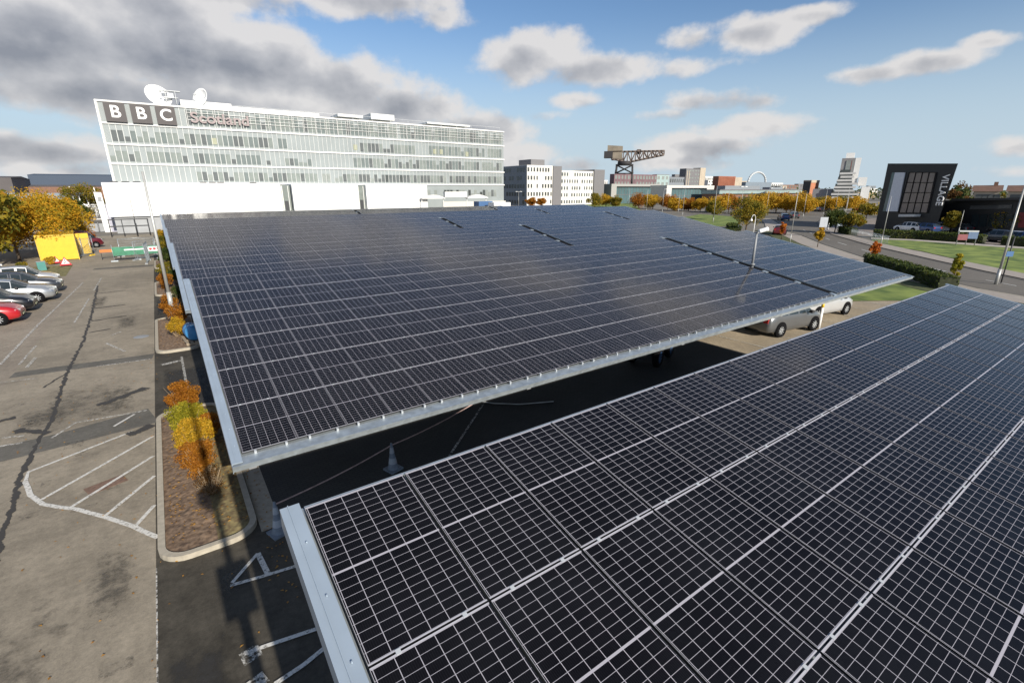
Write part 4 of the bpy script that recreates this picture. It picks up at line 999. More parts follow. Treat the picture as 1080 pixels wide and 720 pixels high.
def T_(label, px, pyb, pyt, r, z0, kind, nl, size, seed, shape='round', nc=26, D=None, cat='tree', name='tree', group=None):
    c = G(px, pyb) if D is None else PD(px, 200, D); d = ray(px, pyt); h = H+d.z*math.hypot(c.x, c.y)/math.hypot(d.x, d.y)
    return tree(name, label, cat, c.x, c.y, h, r, z0, kind, nl, size, nc, seed, shape, group)
T_('large amber and green tree over the cars, leftmost', -2, 276, 203, 5.2, 1.4, 'big', 24000, .12, 31, nc=46, D=75, name='broadleaf_tree')
T_('amber tree leaning over the yellow container', 34, 276, 202, 4.4, 2.2, 'big', 18000, .12, 32, nc=40, D=84, name='broadleaf_tree')
T_('smaller orange tree at the right of the amber trees', 60, 270, 216, 3.2, 1.6, 'gold', 9000, .12, 33, nc=28, D=92, name='broadleaf_tree')
T_('green tree in front of the grey sheds', 86, 240, 191, 4.6, 1.4, 'olive', 9000, .15, 34, nc=30, D=135, name='broadleaf_tree')
T_('dark green tree left of the timber yard', 73, 236, 207, 2.6, .8, 'green', 1500, .22, 35, D=130, name='broadleaf_tree')
for k, (px, D, h, kd) in enumerate(((-30,70,9,'olive'),(-75,80,9,'green'),(112,250,5,'brown'),(99,240,5,'brown'),(-10,88,7,'gold'))):
    c = PD(px, 200, D); tree('broadleaf_tree', ['olive tree just outside the left edge','green tree well outside the left edge','brown hedge tree before the office block corner','brown tree behind the white pylon','golden tree behind the leftmost amber tree'][k], 'tree', c.x, c.y, h, h*.45, 1, kd, 1500, .25, 24, 40+k)
for k, (x, y, s_, kd, lb) in enumerate(((-9.2,95,1.3,'red','red orange bush by the foot of the white pylon'),(-8.2,88,.9,'red','orange bush at the kerb in front of the red one'),(-9.8,68,.5,'gold','small golden weeds beside the warning sign'),(-11.5,64.5,.5,'olive','olive grass tuft at the parking bay end'),(-10.3,92,1.0,'olive','olive bush left of the red orange bush'))):
    shrub(lb, x, y, s_*1.5, s_, kd, 1000, .1, seed=60+k, z=0)
# verge
sheet('verge', [(-16,57.5),(-7.6,57.5),(-8.0,66.5),(-12.5,67.0),(-16,63)], .01, mat('patchy grass', (.10,.10,.03), .95, 0, .35, 3, bump=.5, c2=(.20,.17,.07)))
# yellow container
M_CY = mat('bright yellow container', (.66,.43,.02), .5, 0, .05)
t = thing('yellow_container', 'bright yellow steel container under the amber tree', 'container', (-11.0, 71.2, 0), .10)
b = MB()
n = 22
for k in range(n):
    x = 3.0*k/n+.06; b.box(x, x+3.0/n*.5, -.03, .0, .1, 2.5)
for k in range(40):
    y = 5.8*k/40+.06; b.box(3.06, 3.09, y, y+.08, .1, 2.5)
b.box(0, 3.06, 0, 5.9, .08, 2.7); b.build('shell', M_CY, t)
b = MB()
for q in (-.05, 3.03):
    for y in (-.05, 5.87): b.box(q, q+.08, y, y+.08, 0, 2.76)
b.box(-.04, 3.1, -.06, -.032, 2.58, 2.74); b.box(3.092, 3.12, .03, 5.85, 2.58, 2.74); b.box(-.046, -.004, .03, 5.85, 2.58, 2.74); b.box(-.04, 3.1, 5.92, 5.944, 2.58, 2.74); b.build('frame', mat('dull yellow frame', (.62,.42,.05), .6, 0, .1), t)
b = MB(); b.box(3.13, 3.16, .4, 2.0, .15, 2.5); b.build('hatch', mat('grey green hatch', (.22,.22,.15), .7, 0, .1), t)
b = MB(); b.box(3.1, 4.3, 4.6, 4.66, .15, 2.5); b.build('door', M_CY, t)
# warning signs
M_RED = mat('sign red', (.55,.03,.04), .5, 0, .03)
def tri(label, x, y, s, rz):
    t = thing('warning_sign', label, 'road sign', (x, y, 0), rz)
    b = MB(); b.extr([(-s,0,.12),(s,0,.12),(0,0,.12+s*1.75)], (0,.02,0)); b.build('border', M_RED, t)
    b = MB(); q = s*.68; b.extr([(-q,-.012,.22+.04),(q,-.012,.22+.04),(0,-.012,.22+.04+q*1.75)], (0,.008,0)); f = b.build('face', M_WHITE, t)
    b = MB(); b.box(-.03, .03, -.024, -.014, .36, .62); b.tube((0,-.024,.70), (0,-.014,.70), .05, .05, 8); b.box(-.16, -.04, -.024, -.014, .32, .38); b.build('symbol', M_BLACK, f)
    b = MB(); b.tube((-s*.8,.05,0), (-s*.4,.02,.6), .02, .02, 5); b.tube((s*.8,.05,0), (s*.4,.02,.6), .02, .02, 5); b.tube((0,.6,0), (0,.03,.8), .02, .02, 5); b.box(-.3, .3, .2, .5, 0, .14); b.build('stand', M_DARK, t)
c = G(70, 281); tri('red triangle roadworks sign at the foot of the yellow container', c.x, c.y, .48, .2)
c = G(63, 279); tri('second red triangle sign half behind the first', c.x-.3, c.y+.5, .42, .5)
c = G(45, 285); t = thing('utility_box', 'teal green utility box at the end of the parked cars', 'utility box', (c.x, c.y, 0), .2)
b = MB(); b.box(-.3, .3, -.2, .2, 0, .8); b.build('cabinet', mat('teal paint', (.06,.22,.20), .5, 0, .08), t); b = MB(); b.box(-.33, .33, -.23, .23, .804, .86); b.build('lid', M_MGREY, t)
# mesh site fence panels
def fpanel(label, x, y, rz, m=M_GALV, hgt=2.0, ln=3.4, mesh=True):
    t = thing('mesh_fence_panel', label, 'fence panel', (x, y, 0), rz, 'temporary mesh fence panels')
    b = MB(); b.tube((-ln/2,0,.05), (-ln/2,0,hgt), .025, .025, 6); b.tube((ln/2,0,.05), (ln/2,0,hgt), .025, .025, 6); b.tube((-ln/2,0,hgt), (ln/2,0,hgt), .02, .02, 6); b.tube((-ln/2,0,.15), (ln/2,0,.15), .02, .02, 6); b.build('frame', m, t)
    b = MB(); k = -ln/2
    while k < ln/2: b.tube((k,0,.15), (k,0,hgt), .006, .006, 3, cap=False); k += .09
    z = .3
    while z < hgt: b.tube((-ln/2,0,z), (ln/2,0,z), .006, .006, 3, cap=False); z += .26
    b.build('mesh', m, t)
    b = MB(); b.box(-ln/2-.35, -ln/2+.35, -.12, .12, 0, .14); b.box(ln/2-.35, ln/2+.35, -.12, .12, 0, .14); b.build('foot', M_YEL if 'near' in label else M_MGREY, t)
fpanel('mesh panel nearest the yellow container', -7.9, 73.5, 1.1)
fpanel('mesh panel behind the first, beside the maroon van', -7.6, 77.5, 1.35)
fpanel('mesh panel standing against the planted strip at right', -1.9, 68, 1.0)
fpanel('second mesh panel against the planted strip', -1.7, 64.2, 1.5)
fpanel('mesh panel closing the road beside the green banner', -2.6, 71.6, .1)
# green banner with round marks on the barrier
c = G(148, 274); t = thing('site_banner', 'green banner on a fence closing the road, with red and white spots', 'banner', (c.x, c.y, 0), .08)
z0_, z1_ = .6, 1.45
M_GRN = mat('green banner cloth', (.05,.20,.12), .7, 0, .25, 2)
b = MB(); b.box(-2.2, 1.8, -.02, .02, z0_, z1_); bn = b.build('cloth', M_GRN, t)
b = MB(); b.box(-1.2, 2.0, -.035, -.022, z1_-.35, z1_-.22); b.box(.9, 2.0, -.035, -.022, z0_+.25, z0_+.75); b.build('white_strip', M_WHITE, bn)
b = MB()
for x in (1.1, 1.45, 1.8): b.tube((x,-.05,z0_+.5), (x,-.037,z0_+.5), .13, .13, 10)
b.build('red_spot', M_RED, bn)
b = MB()
for x in (-2.2, -.2, 1.8): b.tube((x,.05,0), (x,.05,1.75), .03, .03, 6); b.box(x-.3, x+.3, -.1, .2, 0, .12)
b.build('fence_frame', M_GALV, t)
for k, (px, py) in enumerate(((130,270),(118,273))):
    c = G(px, py); t = thing('barrier', ['red and green barrier left of the green banner','small orange barrier in front of the banner'][k], 'barrier', (c.x, c.y, 0), .1)
    b = MB(); b.box(-.9, .9, -.03, .03, .75, 1.05); b.build('board', [mat('dull green board', (.10,.30,.20), .6, 0, .1), mat('orange plastic', (.6,.16,.03), .5, 0, .05)][k], t)
    b = MB()
    for x in (-.8, .8): b.tube((x,-.3,0), (x,0,.75), .025, .025, 5); b.tube((x,.3,0), (x,0,.75), .025, .025, 5)
    b.build('leg', M_DARK, t)
# black steel frame in front of the plinth, pylon and flags
c = PD(137, 240, 104); t = thing('cycle_shelter', 'open black steel frame shelter before the hall plinth', 'shelter', (c.x, c.y, 0), .05)
b = MB()
for x in (-2.6, -.9, .8, 2.6):
    for y in (0, 1.6): b.tube((x,y,0), (x,y,2.7), .06, .06, 5)
for z in (2.7, 1.6):
    b.box(-2.7, 2.7, -.05, .05, z, z+.1); b.box(-2.7, 2.7, 1.55, 1.65, z, z+.1)
for x in (-2.6, -.9, .8, 2.6): b.box(x-.04, x+.04, .05, 1.55, 2.7, 2.78)
b.build('frame', M_DARK, t)
b = MB(); b.tube((.9,-.5,0), (.9,-.5,6.2), .05, .04, 6); tt = thing('thin_post', 'thin dark post rising in front of the black shelter frame', 'post', (c.x, c.y-.6, 0)); b.build('pole', M_DARK, tt)
c = PD(111, 238, 118); t = thing('white_pylon', 'tall white sign pylon left of the white hall', 'pylon', (c.x, c.y, 0))
b = MB(); b.extr([(-.2,0,0),(.75,0,0),(.55,0,7.0),(-.5,0,7.1)], (0,.5,0)); b.build('panel', M_WHITE, t); b = MB(); b.box(.7, 1.7, .1, .5, 0, 5.0); b.build('back_panel', mat('lilac grey panel', (.35,.35,.42), .6, 0, .05), t)
b = MB(); b.box(-.15, .4, -.03, -.004, 5.4, 6.3); b.build('emblem_panel', M_MGREY, t)
c = PD(99, 236, 135); t = thing('steel_masts', 'tangle of white steel masts beside the pylon', 'mast group', (c.x, c.y, 0))
b = MB()
for (a, bb, cc, dd) in ((-1.6,0,-2.4,8.2),(-1.6,1.6,1.8,1.7),(1.8,0,1.4,8),(-2.2,6,1.6,2.6),(-1.2,7.5,-1.4,2),(.4,2,-.3,6.8),(1.0,7.4,.8,2),(-2.0,4.6,1.4,4.6)): b.tube((a,0,bb), (cc,0,dd), .13, .1, 6)
b.build('mast', M_WHITE, t); b = MB(); b.box(-1.5, 1.2, .2, .6, 2.4, 4.4); b.build('screen', M_MGREY, t)
c = PD(86, 222, 120); lamp('street_lamp', 'short pale lamp post beside the orange tree at left', None, 4.6, 0, base=c)
b = MB()
for k in range(13): b.box(-22+1.6*k, -20.6+1.6*k, 0, .05, .1, 1.6)
for k in range(14): b.tube((-22.1+1.6*k,0,0), (-22.1+1.6*k,0,1.8), .05, .05, 5)
tt = thing('boundary_fence', 'low grey boundary fence behind the trees at left', 'fence', (0, 118, 0)); b.build('panels', M_MGREY, tt)

# ------------------------------------------------------------------ road, pavements and lawns on the right
M_RD = asphalt('main road asphalt', (.165,.15,.13), .85, .08, .6); M_PV = mat('grey footway', (.33,.29,.25), .9, 0, .08, 1.5)
M_GRS = mat('bright mown grass', (.085,.15,.025), .95, 0, .3, .5, bump=.3, c2=(.18,.22,.045))
A_ = [(128,66),(112,56),(91.3,44.5),(84.6,38.4),(72.7,30),(64.5,23.4),(53.1,14.3),(48.8,9),(46.6,4),(44.8,-4),(43,-16)]
B_ = [(150,62),(122,52),(104,43.5),(91,36.5),(84,31.2),(77.5,26.4),(66.5,16.8),(60.5,11.3),(55.3,6.0),(52.5,-3),(50.5,-16)]
b = MB()
for k in range(len(A_)-1): b.quad([(*A_[k],.012), (*A_[k+1],.012), (*B_[k+1],.012), (*B_[k],.012)])
struct('road', b, M_RD)
b = MB(); far_ = [(150,62),(170,90),(200,130),(260,190),(270,185),(225,130),(190,85),(175,62),(160,50),(122,52)]
b.quad([(*p, -.004) for p in far_]); struct('far_road', b, M_RD)
strip('kerb', [(p[0]-.05, p[1]+.1) for p in A_], .22, .07, M_KERB); 
M_DKB = mat('dark kerb line', (.05,.045,.04), .8, 0, .1)
strip('kerb_line', [(p[0]+.22, p[1]-.22) for p in A_], .3, .018, M_DKB); strip('kerb_line', [(p[0]-.2, p[1]+.2) for p in B_], .3, .018, M_DKB)  # narrow dark lines drawn along both kerbs
def off(P, d): 
    out = []
    for i, p in enumerate(P):
        a = Vector(P[max(0, i-1)]); c = Vector(P[min(len(P)-1, i+1)]); t_ = (c-a).normalized(); out.append((p[0]+t_.y*-d, p[1]+t_.x*d))
    return out
def band(name, P, Q, z, m):
    b = MB()
    for k in range(len(P)-1): b.quad([(*P[k],z), (*P[k+1],z), (*Q[k+1],z), (*Q[k],z)])
    struct(name, b, m)
band('footway', off(A_, -2.6), off(A_, -.1), .065, M_PV)
band('footway', off(B_, .1), off(B_, 2.4), .06, M_PV)
M_RMK = worn('road line paint', (.6,.6,.57), .36, 5, .1)
mid = [((a[0]+c[0])/2, (a[1]+c[1])/2) for a, c in zip(A_, B_)]
for k in range(2, len(mid)-2):
    a, c = Vector(mid[k]), Vector(mid[k+1]); n = int((c-a).length/5)
    for j in range(max(1, n)):
        p = a.lerp(c, (j+.1)/max(1, n)); q = a.lerp(c, (j+.5)/max(1, n)); strip('road_marking', [tuple(p), tuple(q)], .13, .024, M_RMK)
strip('road_marking', gm((912,273),(945,289),(963,295)), .16, .088, M_RMK)
strip('road_marking', gm((935,283),(943,289)), .5, .092, M_RMK)
# grassed areas
sheet('lawn', [(80.8,27.2),(74.2,19.4),(66.0,12.9),(59.8,8.0),(56.5,-4),(54,-16),(84,-20),(87.0,12.7),(87.4,18.1),(88.4,24.8),(86.5,28.9)], .02, M_GRS)
sheet('forecourt_path', [(87.2,12.7),(87.6,18.1),(88.6,24.8),(86.8,29.2),(89.2,30.0),(91,25),(90,12)], .03, mat('pale path', (.42,.38,.33), .9, 0, .05))
sheet('hotel_car_park', [(91,-20),(91.2,25),(89.5,30.5),(94,36),(122,52),(160,50),(160,-20)], .0, mat('hotel paving', (.24,.20,.17), .9, 0, .12, .4))
sheet('lawn', [(36.5,12.8),(40.0,10.5),(44.8,9.4),(48.0,12.5),(46.0,16.8),(43.0,18.5),(38,15.5)], .03, M_GRS)
sheet('lawn', [(93,58),(99.7,57.8),(118,68),(131,76),(136,92),(112,82),(96,70)], .03, M_GRS)
sheet('lawn', [(120,100),(230,200),(260,250),(200,220),(120,130)], .02, M_GRS)
band('verge', off(A_, -4.6)[2:10], off(A_, -2.65)[2:10], .05, mat('ivy verge', (.07,.08,.025), .95, 0, .35, 2, bump=.4))
# hedges
def hedge(label, P, wd, h, kind, nl, size, seed):
    rr = random.Random(seed); t = thing('hedge', label, 'hedge', (P[0][0], P[0][1], 0)); b = MB(); o = Vector((P[0][0], P[0][1], 0)); core = MB()
    segs = [(Vector((*a,0)), Vector((*c,0))) for a, c in zip(P, P[1:])]; ls = [(c-a).length for a, c in segs]
    for _ in range(nl):
        a, c = rr.choices(segs, ls)[0]; d = (c-a).normalized(); nrm = Vector((-d.y, d.x, 0))
        u, v = rr.uniform(-.5, .5), rr.random()
        if rr.random() < .6: v = rr.uniform(.85, 1.08)
        else: u = rr.choice((-.5, .5))+rr.uniform(-.06, .06)
        p = a.lerp(c, rr.random())+nrm*u*wd+Vector((0,0,v*h))-o
        leaves(b, [(p, size)], 1, size*.8, rr)
    for a, c in segs:
        d = (c-a).normalized(); nrm = Vector((-d.y, d.x, 0))*wd*.44
        core.extr([a-o+nrm, c-o+nrm, c-o-nrm, a-o-nrm], (0,0,h*.94))
    b.build('foliage', LM[kind], t); core.build('branches', mat('dark twig mass', (.03,.035,.015), .95, 0, .3, 4), t); return t
hedge('clipped hedge along the footway behind the canopies', [(57.2,18.9),(50.5,13.2),(46.6,10.2)], 1.3, .95, 'green', 4200, .12, 71)
hedge('long dark hedge before the hotel forecourt', [(90.3,30.2),(92.0,24.8),(91.5,17.5)], 1.6, 1.1, 'green', 3600, .16, 72)
hedge('lower hedge right of the blue and red sign', [(91,15.6),(90.5,8)], 1.4, 1.1, 'green', 1800, .16, 73)
hedge('low hedge by the dark tree at the road bend', [(95.5,36.6),(91.5,33.4)], 1.3, 1.0, 'green', 1200, .16, 74)
hedge('dark hedge beyond the lane right of the far canopies', [(70,44),(83,48.5),(92,55)], 1.6, .9, 'green', 1800, .18, 75)
# footway guard rail
t = thing('guard_rail', 'grey pedestrian guard rail along the road bend', 'railing', (0,0,0)); b = MB(); P = off(B_, 2.5)[2:6]
for a, c in zip(P, P[1:]):
    a, c = Vector((*a,.06)), Vector((*c,.06)); n = max(2, int((c-a).length/.45))
    for k in range(n): p = a.lerp(c, k/n); b.tube(p, p+Vector((0,0,1.05)), .025, .025, 4)
    b.tube(a+Vector((0,0,1.05)), c+Vector((0,0,1.05)), .03, .03, 4); b.tube(a+Vector((0,0,.15)), c+Vector((0,0,.15)), .02, .02, 4)
b.build('rail', M_GALV, t)
# roadside trees
T_('slender red and orange sapling by the near kerb', 824, 253, 232, .55, .8, 'red', 900, .12, 80, 'column', name='street_tree')
T_('narrow yellow tree below the grey road sign', 862, 261, 239, .7, .7, 'gold', 1300, .12, 81, 'column', name='street_tree')
T_('small flame orange tree at the kerb before the lawn', 920, 276, 253, .65, .6, 'red', 1300, .11, 82, 'column', name='street_tree')
T_('slim yellow green tree behind the near canopy corner', 1004, 301, 262, .6, .5, 'lime', 2000, .09, 83, 'cone', name='street_tree')
T_('big green and gold tree behind the security camera', 786, 247, 206, 3.4, 1.4, 'olive', 8000, .13, 84, nc=32, name='street_tree')
T_('olive tree left of the big one on the lane', 752, 232, 211, 2.6, 1, 'olive', 1600, .22, 85, name='street_tree')
T_('dark tree left half of the pair at the road bend', 880, 246, 219, 2.6, 1, 'green', 5000, .13, 86, name='street_tree')
T_('yellowing tree right half of the pair at the bend', 896, 247, 222, 2.3, 1, 'olive', 5000, .13, 87, name='street_tree')
T_('green tree left of the hotel beyond the path', 913, 233, 214, 3.0, 1, 'olive', 1600, .24, 88, name='street_tree')
T_('yellow tree before the left side of the hotel', 944, 241, 221, 1.9, 1, 'gold', 1500, .18, 89, name='street_tree')
T_('yellow tree before the middle of the hotel', 979, 242, 225, 2.1, 1, 'gold', 1700, .18, 90, name='street_tree')
T_('taller olive gold tree before the right side of the hotel', 1003, 246, 218, 2.2, .8, 'olive', 2200, .17, 91, 'cone', name='street_tree')
T_('thin golden tree before the dark low restaurant', 1059, 248, 219, 2.6, .9, 'olive', 1500, .16, 92, name='street_tree')
T_('orange tree at the right edge before the restaurant', 1083, 247, 223, 2.0, .9, 'gold', 1000, .18, 93, name='street_tree')
OT = 'row of orange trees before the long mall'
rowt = [(640,230,'gold',3.2,204),(628,225,'olive',3.0,204),(650,225,'olive',2.5,207),(675,215,'orange',3.6,205),(690,205,'gold',3.2,205),(706,200,'orange',3.0,206),(714,185,'gold',2.6,208),(728,190,'orange',2.8,208),(741,185,'gold',2.6,209),(760,175,'gold',3.0,206),(771,180,'orange',3.2,205),(800,170,'gold',3.4,206),(812,185,'gold',3.6,203),(822,180,'gold',3.4,204),(833,185,'orange',3.4,204),(845,180,'gold',3.3,204),(853,175,'gold',2.8,206),(878,200,'gold',3,208),(890,210,'olive',3,207),(905,205,'gold',3,208),(868,205,'olive',2.8,208),(560,230,'orange',2.2,208),(571,235,'orange',2.0,209)]
near_ = ['under the giant crane arm','left of the crane pavilion','at the corner of the first pavilion','before the first pavilion glass','right of the first pavilion glass','between the pavilions','before the second pavilion, left','before the second pavilion, middle','before the second pavilion, right','left of the terracotta block','before the terracotta block','below the twin lamp head','before the mall, left end','before the mall, second','before the mall, third','before the mall, fourth','just left of the brick tower','below the stepped tower, left','below the stepped tower, middle','below the stepped tower, right','right of the brick tower foot','before the white office, left sapling','before the white office, right sapling']
for k, (px, D, kd, r_, pt_) in enumerate(rowt):
    c = PD(px, 200, D); d = ray(px, pt_); h = max(3.5, H+d.z*D/math.hypot(d.x, d.y))
    tree('autumn_tree', {'gold':'golden','orange':'orange','olive':'yellow green'}[kd]+' autumn tree '+near_[k], 'tree', c.x, c.y, h*1.06, r_*1.35, .4, kd, 5200, .2, 34, 100+k, group=OT)
# road sign board and direction sign
c = G(866, 250); t = thing('road_sign', 'grey backed road sign on twin posts above the yellow tree', 'road sign', (c.x, c.y, 0), -YAW-.2); sc_ = 1
d = ray(866, 229); ht = H+d.z*math.hypot(c.x, c.y)/math.hypot(d.x, d.y)
b = MB(); b.box(-.55, .55, -.03, .03, ht-1.5, ht); b.build('board', mat('grey sign back', (.45,.47,.50), .5, .2, .05), t)
b = MB(); b.tube((-.35,.06,0), (-.35,.06,ht-.1), .05, .05, 6); b.tube((.35,.06,0), (.35,.06,ht-.1), .05, .05, 6); b.build('post', M_LAMP, t)
c = G(1019, 259); t = thing('hotel_sign', 'blue and red hoarding sign on posts at the lawn edge', 'sign', (c.x, c.y, 0), -YAW-.3)
d = ray(1019, 243); ht = H+d.z*math.hypot(c.x, c.y)/math.hypot(d.x, d.y)
b = MB(); b.box(-1.15, -.1, -.05, .05, .7, ht-.5); b.build('red_panel', mat('faded red panel', (.28,.09,.10), .6, 0, .1, 3), t); b = MB(); b.box(-.08, .95, -.05, .05, .9, ht-.2); b.build('blue_panel', mat('faded blue panel', (.12,.18,.30), .6, 0, .1, 3), t)
b = MB(); b.box(-1.15, .95, -.06, .06, ht-.18, ht); b.build('header', M_LGREY, t)
b = MB()
for x in (-1.1, -.09, .9): b.tube((x,.1,0), (x,.1,ht), .05, .05, 6)
b.build('post', M_MGREY, t)
c = G(1049, 299); t = thing('side_sign', 'small blue sign clipped low on a dark post beside the lamp post', 'sign', (c.x+.6, c.y-.25, 0), -YAW)
b = MB(); b.tube((0,0,0), (0,0,3.6), .05, .05, 6); b.build('post', M_DARK, t)
b = MB(); b.box(-.32, .22, -.08, -.05, 2.1, 2.5); b.build('plate', mat('sign blue', (.05,.13,.28), .5, 0, .05), t)
for k, (px, py) in enumerate(((873,243),(877,240),(870,238),(880,236))):
    c = G(px, py); t = thing('white_bollard', ['white bollard nearest the road sign, right side','tallest white bollard at the crossing','farthest left white bollard by the sign','rightmost white bollard before the dark tree'][k], 'bollard', (c.x, c.y, 0)); b = MB(); b.tube((0,0,0), (0,0,1.5+.4*(k == 1)), .09, .09, 8); b.lathe([(.1,0),(.12,.06),(0,.12)], (0,0,1.5+.4*(k == 1)), 8); b.build('post', M_WHITE, t)

# ------------------------------------------------------------------ distant buildings
M_OFFW = mat('white panel office wall', (.68,.66,.62), .7, 0, .03); M_OFFD = mat('grey cladding', (.16,.155,.16), .7, 0, .06); M_OFFS = mat('blue grey wall', (.20,.22,.24), .7, 0, .05)
YO = 195; a = PY(556, 174, YO); c = PY(583, 175, YO); t = thing('white_office', 'white panelled office block with dark grey stair towers', 'office building', (a.x, YO, 0))
e_ = PY(631, 179, YO).x-a.x; w1 = c.x-a.x; dl = Yat(533, a.x)-YO
b = MB(); b.box(0, w1, .01, 30, 0, a.z); b.build('wall', M_OFFW, t); windows(t, w1, a.z, 5, 9, M_WIN[4], .5, 0, seed=3)
b = MB(); b.box(.0, w1-.3, 30.01, dl, 0, a.z-.3); b.box(-.06, 0, .3, 30, 0, a.z-.2); b.build('shade_toned_side_wall', M_OFFS, t)  # shade of the west face put in as blue grey colour
sw = MB(); rr = random.Random(8)
for f in range(5):
    for k in range(12):
        if rr.random() < .8: sw.box(-.14, -.07, 2+k*2.3, 3.6+k*2.3, f*a.z/5+.8, f*a.z/5+2.6)
sw.build('side_windows', M_WIN[4], t)['kind'] = 'stuff'
b = MB(); x = PY(592, 175, YO).x-a.x; b.box(w1+.02, x, -.5, 20, 0, a.z-.1); b.build('stair_tower', M_OFFD, t); b = MB(); x2 = PY(626, 179, YO).x-a.x; b.box(x2, PY(637, 177, YO).x-a.x, -.8, 16, 0, a.z-1.2); b.build('stair_tower', M_OFFD, t)
b = MB(); h2 = PY(600, 180, YO).z; b.box(x+.02, x2-.02, 0, 18, 0, h2); b.build('wing_wall', M_OFFW, t)
windows(t, x2-x, h2, 5, 13, M_WIN[2], .5, 0, x0=x, seed=5)
b = MB(); xr = PY(560, 168, YO+4).x-a.x; b.box(xr, xr+8.5, 4, 14, a.z+.01, PY(560, 168, YO+4).z); b.build('plant_room', M_OFFD, t)
# giant cantilever crane
D = 460; px0 = 662
o = PD(px0, 200, D); br = math.atan2(o.x, o.y); zc_ = (Vector((o.x, o.y, 0))-Vector((0,0,0))).dot(Vector((math.sin(YAW), math.cos(YAW), 0))); mpp = zc_/F*1.04
t = thing('giant_crane', 'old dark steel cantilever crane standing on a lattice tower', 'crane', (o.x, o.y, 0), -br)
M_CRN = mat('weathered crane steel', (.13,.10,.085), .8, .1, .3, .1); M_CRD = mat('dark crane steel', (.035,.033,.035), .7, .2, .1)
def cz(py): return PD(px0, py, D).z
b = MB(); zt_ = cz(174); hw = 8.0
for sx in (-1, 1):
    for sy in (-1, 1): b.tube((sx*hw-4, sy*hw, 0), (sx*hw*.82-4, sy*hw*.82, zt_), .95, .9, 4)
nb = 4
for k in range(nb):
    z0_, z1_ = zt_*k/nb, zt_*(k+1)/nb
    for (ax_, ay, bx, by) in ((-1,-1,1,-1),(1,-1,1,1),(1,1,-1,1),(-1,1,-1,-1)):
        b.tube((ax_*hw*.95-4, ay*hw*.95, z0_), (bx*hw*.88-4, by*hw*.88, z1_), .5, .5, 4); b.tube((bx*hw*.95-4, by*hw*.95, z0_), (ax_*hw*.88-4, ay*hw*.88, z1_), .5, .5, 4); b.tube((ax_*hw*.9-4, ay*hw*.9, z1_), (bx*hw*.9-4, by*hw*.9, z1_), .4, .4, 4)
b.build('tower', M_CRD, t)
b = MB(); xl, xr_ = (638-px0)*mpp, (693-px0)*mpp
zt0, zt1 = cz(161), cz(164)
def ztop(x): return cz(160)+0*x
def zbot(x):
    if x < (648-px0)*mpp: return cz(168)
    if x < (662-px0)*mpp: return cz(168)-(x-(648-px0)*mpp)*.22
    u = (x-(662-px0)*mpp)/(xr_-(662-px0)*mpp); return cz(171)+(cz(164.2)-cz(171))*u
n = 13
for sy in (-3, 3):
    xs = [(645-px0)*mpp+(xr_-(645-px0)*mpp)*k/n for k in range(n+1)]
    for k in range(n):
        b.tube((xs[k],sy,ztop(0)), (xs[k+1],sy,ztop(0)), .8, .8, 4); b.tube((xs[k],sy,zbot(xs[k])), (xs[k+1],sy,zbot(xs[k+1])), .85, .85, 4)
        b.tube((xs[k],sy,zbot(xs[k])), (xs[k],sy,ztop(0)), .55, .55, 4); a1 = k % 2
        b.tube((xs[k],sy,zbot(xs[k]) if a1 else ztop(0)), (xs[k+1],sy,ztop(0) if a1 else zbot(xs[k+1])), .6, .6, 4)
    b.tube((xs[-1],sy,zbot(xs[-1])), (xs[-1],sy,ztop(0)), .4, .4, 4)
for k in range(n+1): b.tube((xs[k],-3,ztop(0)), (xs[k],3,ztop(0)), .3, .3, 4)
b.build('jib', M_CRN, t)
b = MB(); b.box(xl, (646-px0)*mpp, -4.5, 4.5, cz(166.5), cz(159.5)); b.build('counterweight', M_CRD, t)
b = MB(); b.extr([((641-px0)*mpp,-4.6,cz(159.4)),((655-px0)*mpp,-4.6,cz(159.4)),((655-px0)*mpp,-4.6,cz(154.5)),((641-px0)*mpp,-4.6,cz(153.3))], (0,9.2,0)); b.extr([((646-px0)*mpp+.1,-3.9,cz(167)),((655-px0)*mpp,-3.9,cz(168.5)),((655-px0)*mpp,-3.9,cz(160.5)),((646-px0)*mpp+.1,-3.9,cz(160.5))], (0,7.8,0)); b.build('winch_house', mat('rusty beige sheet', (.20,.17,.13), .8, 0, .25, .15), t)
b = MB(); b.tube((-4,0,zt_), (-4,0,zt_+3), 6.5, 6, 12); b.build('slew_ring', M_CRD, t)
b = MB(); b.box((668-px0)*mpp, (672-px0)*mpp, -2, 2, cz(163), cz(158)); b.build('trolley', M_CRN, t)
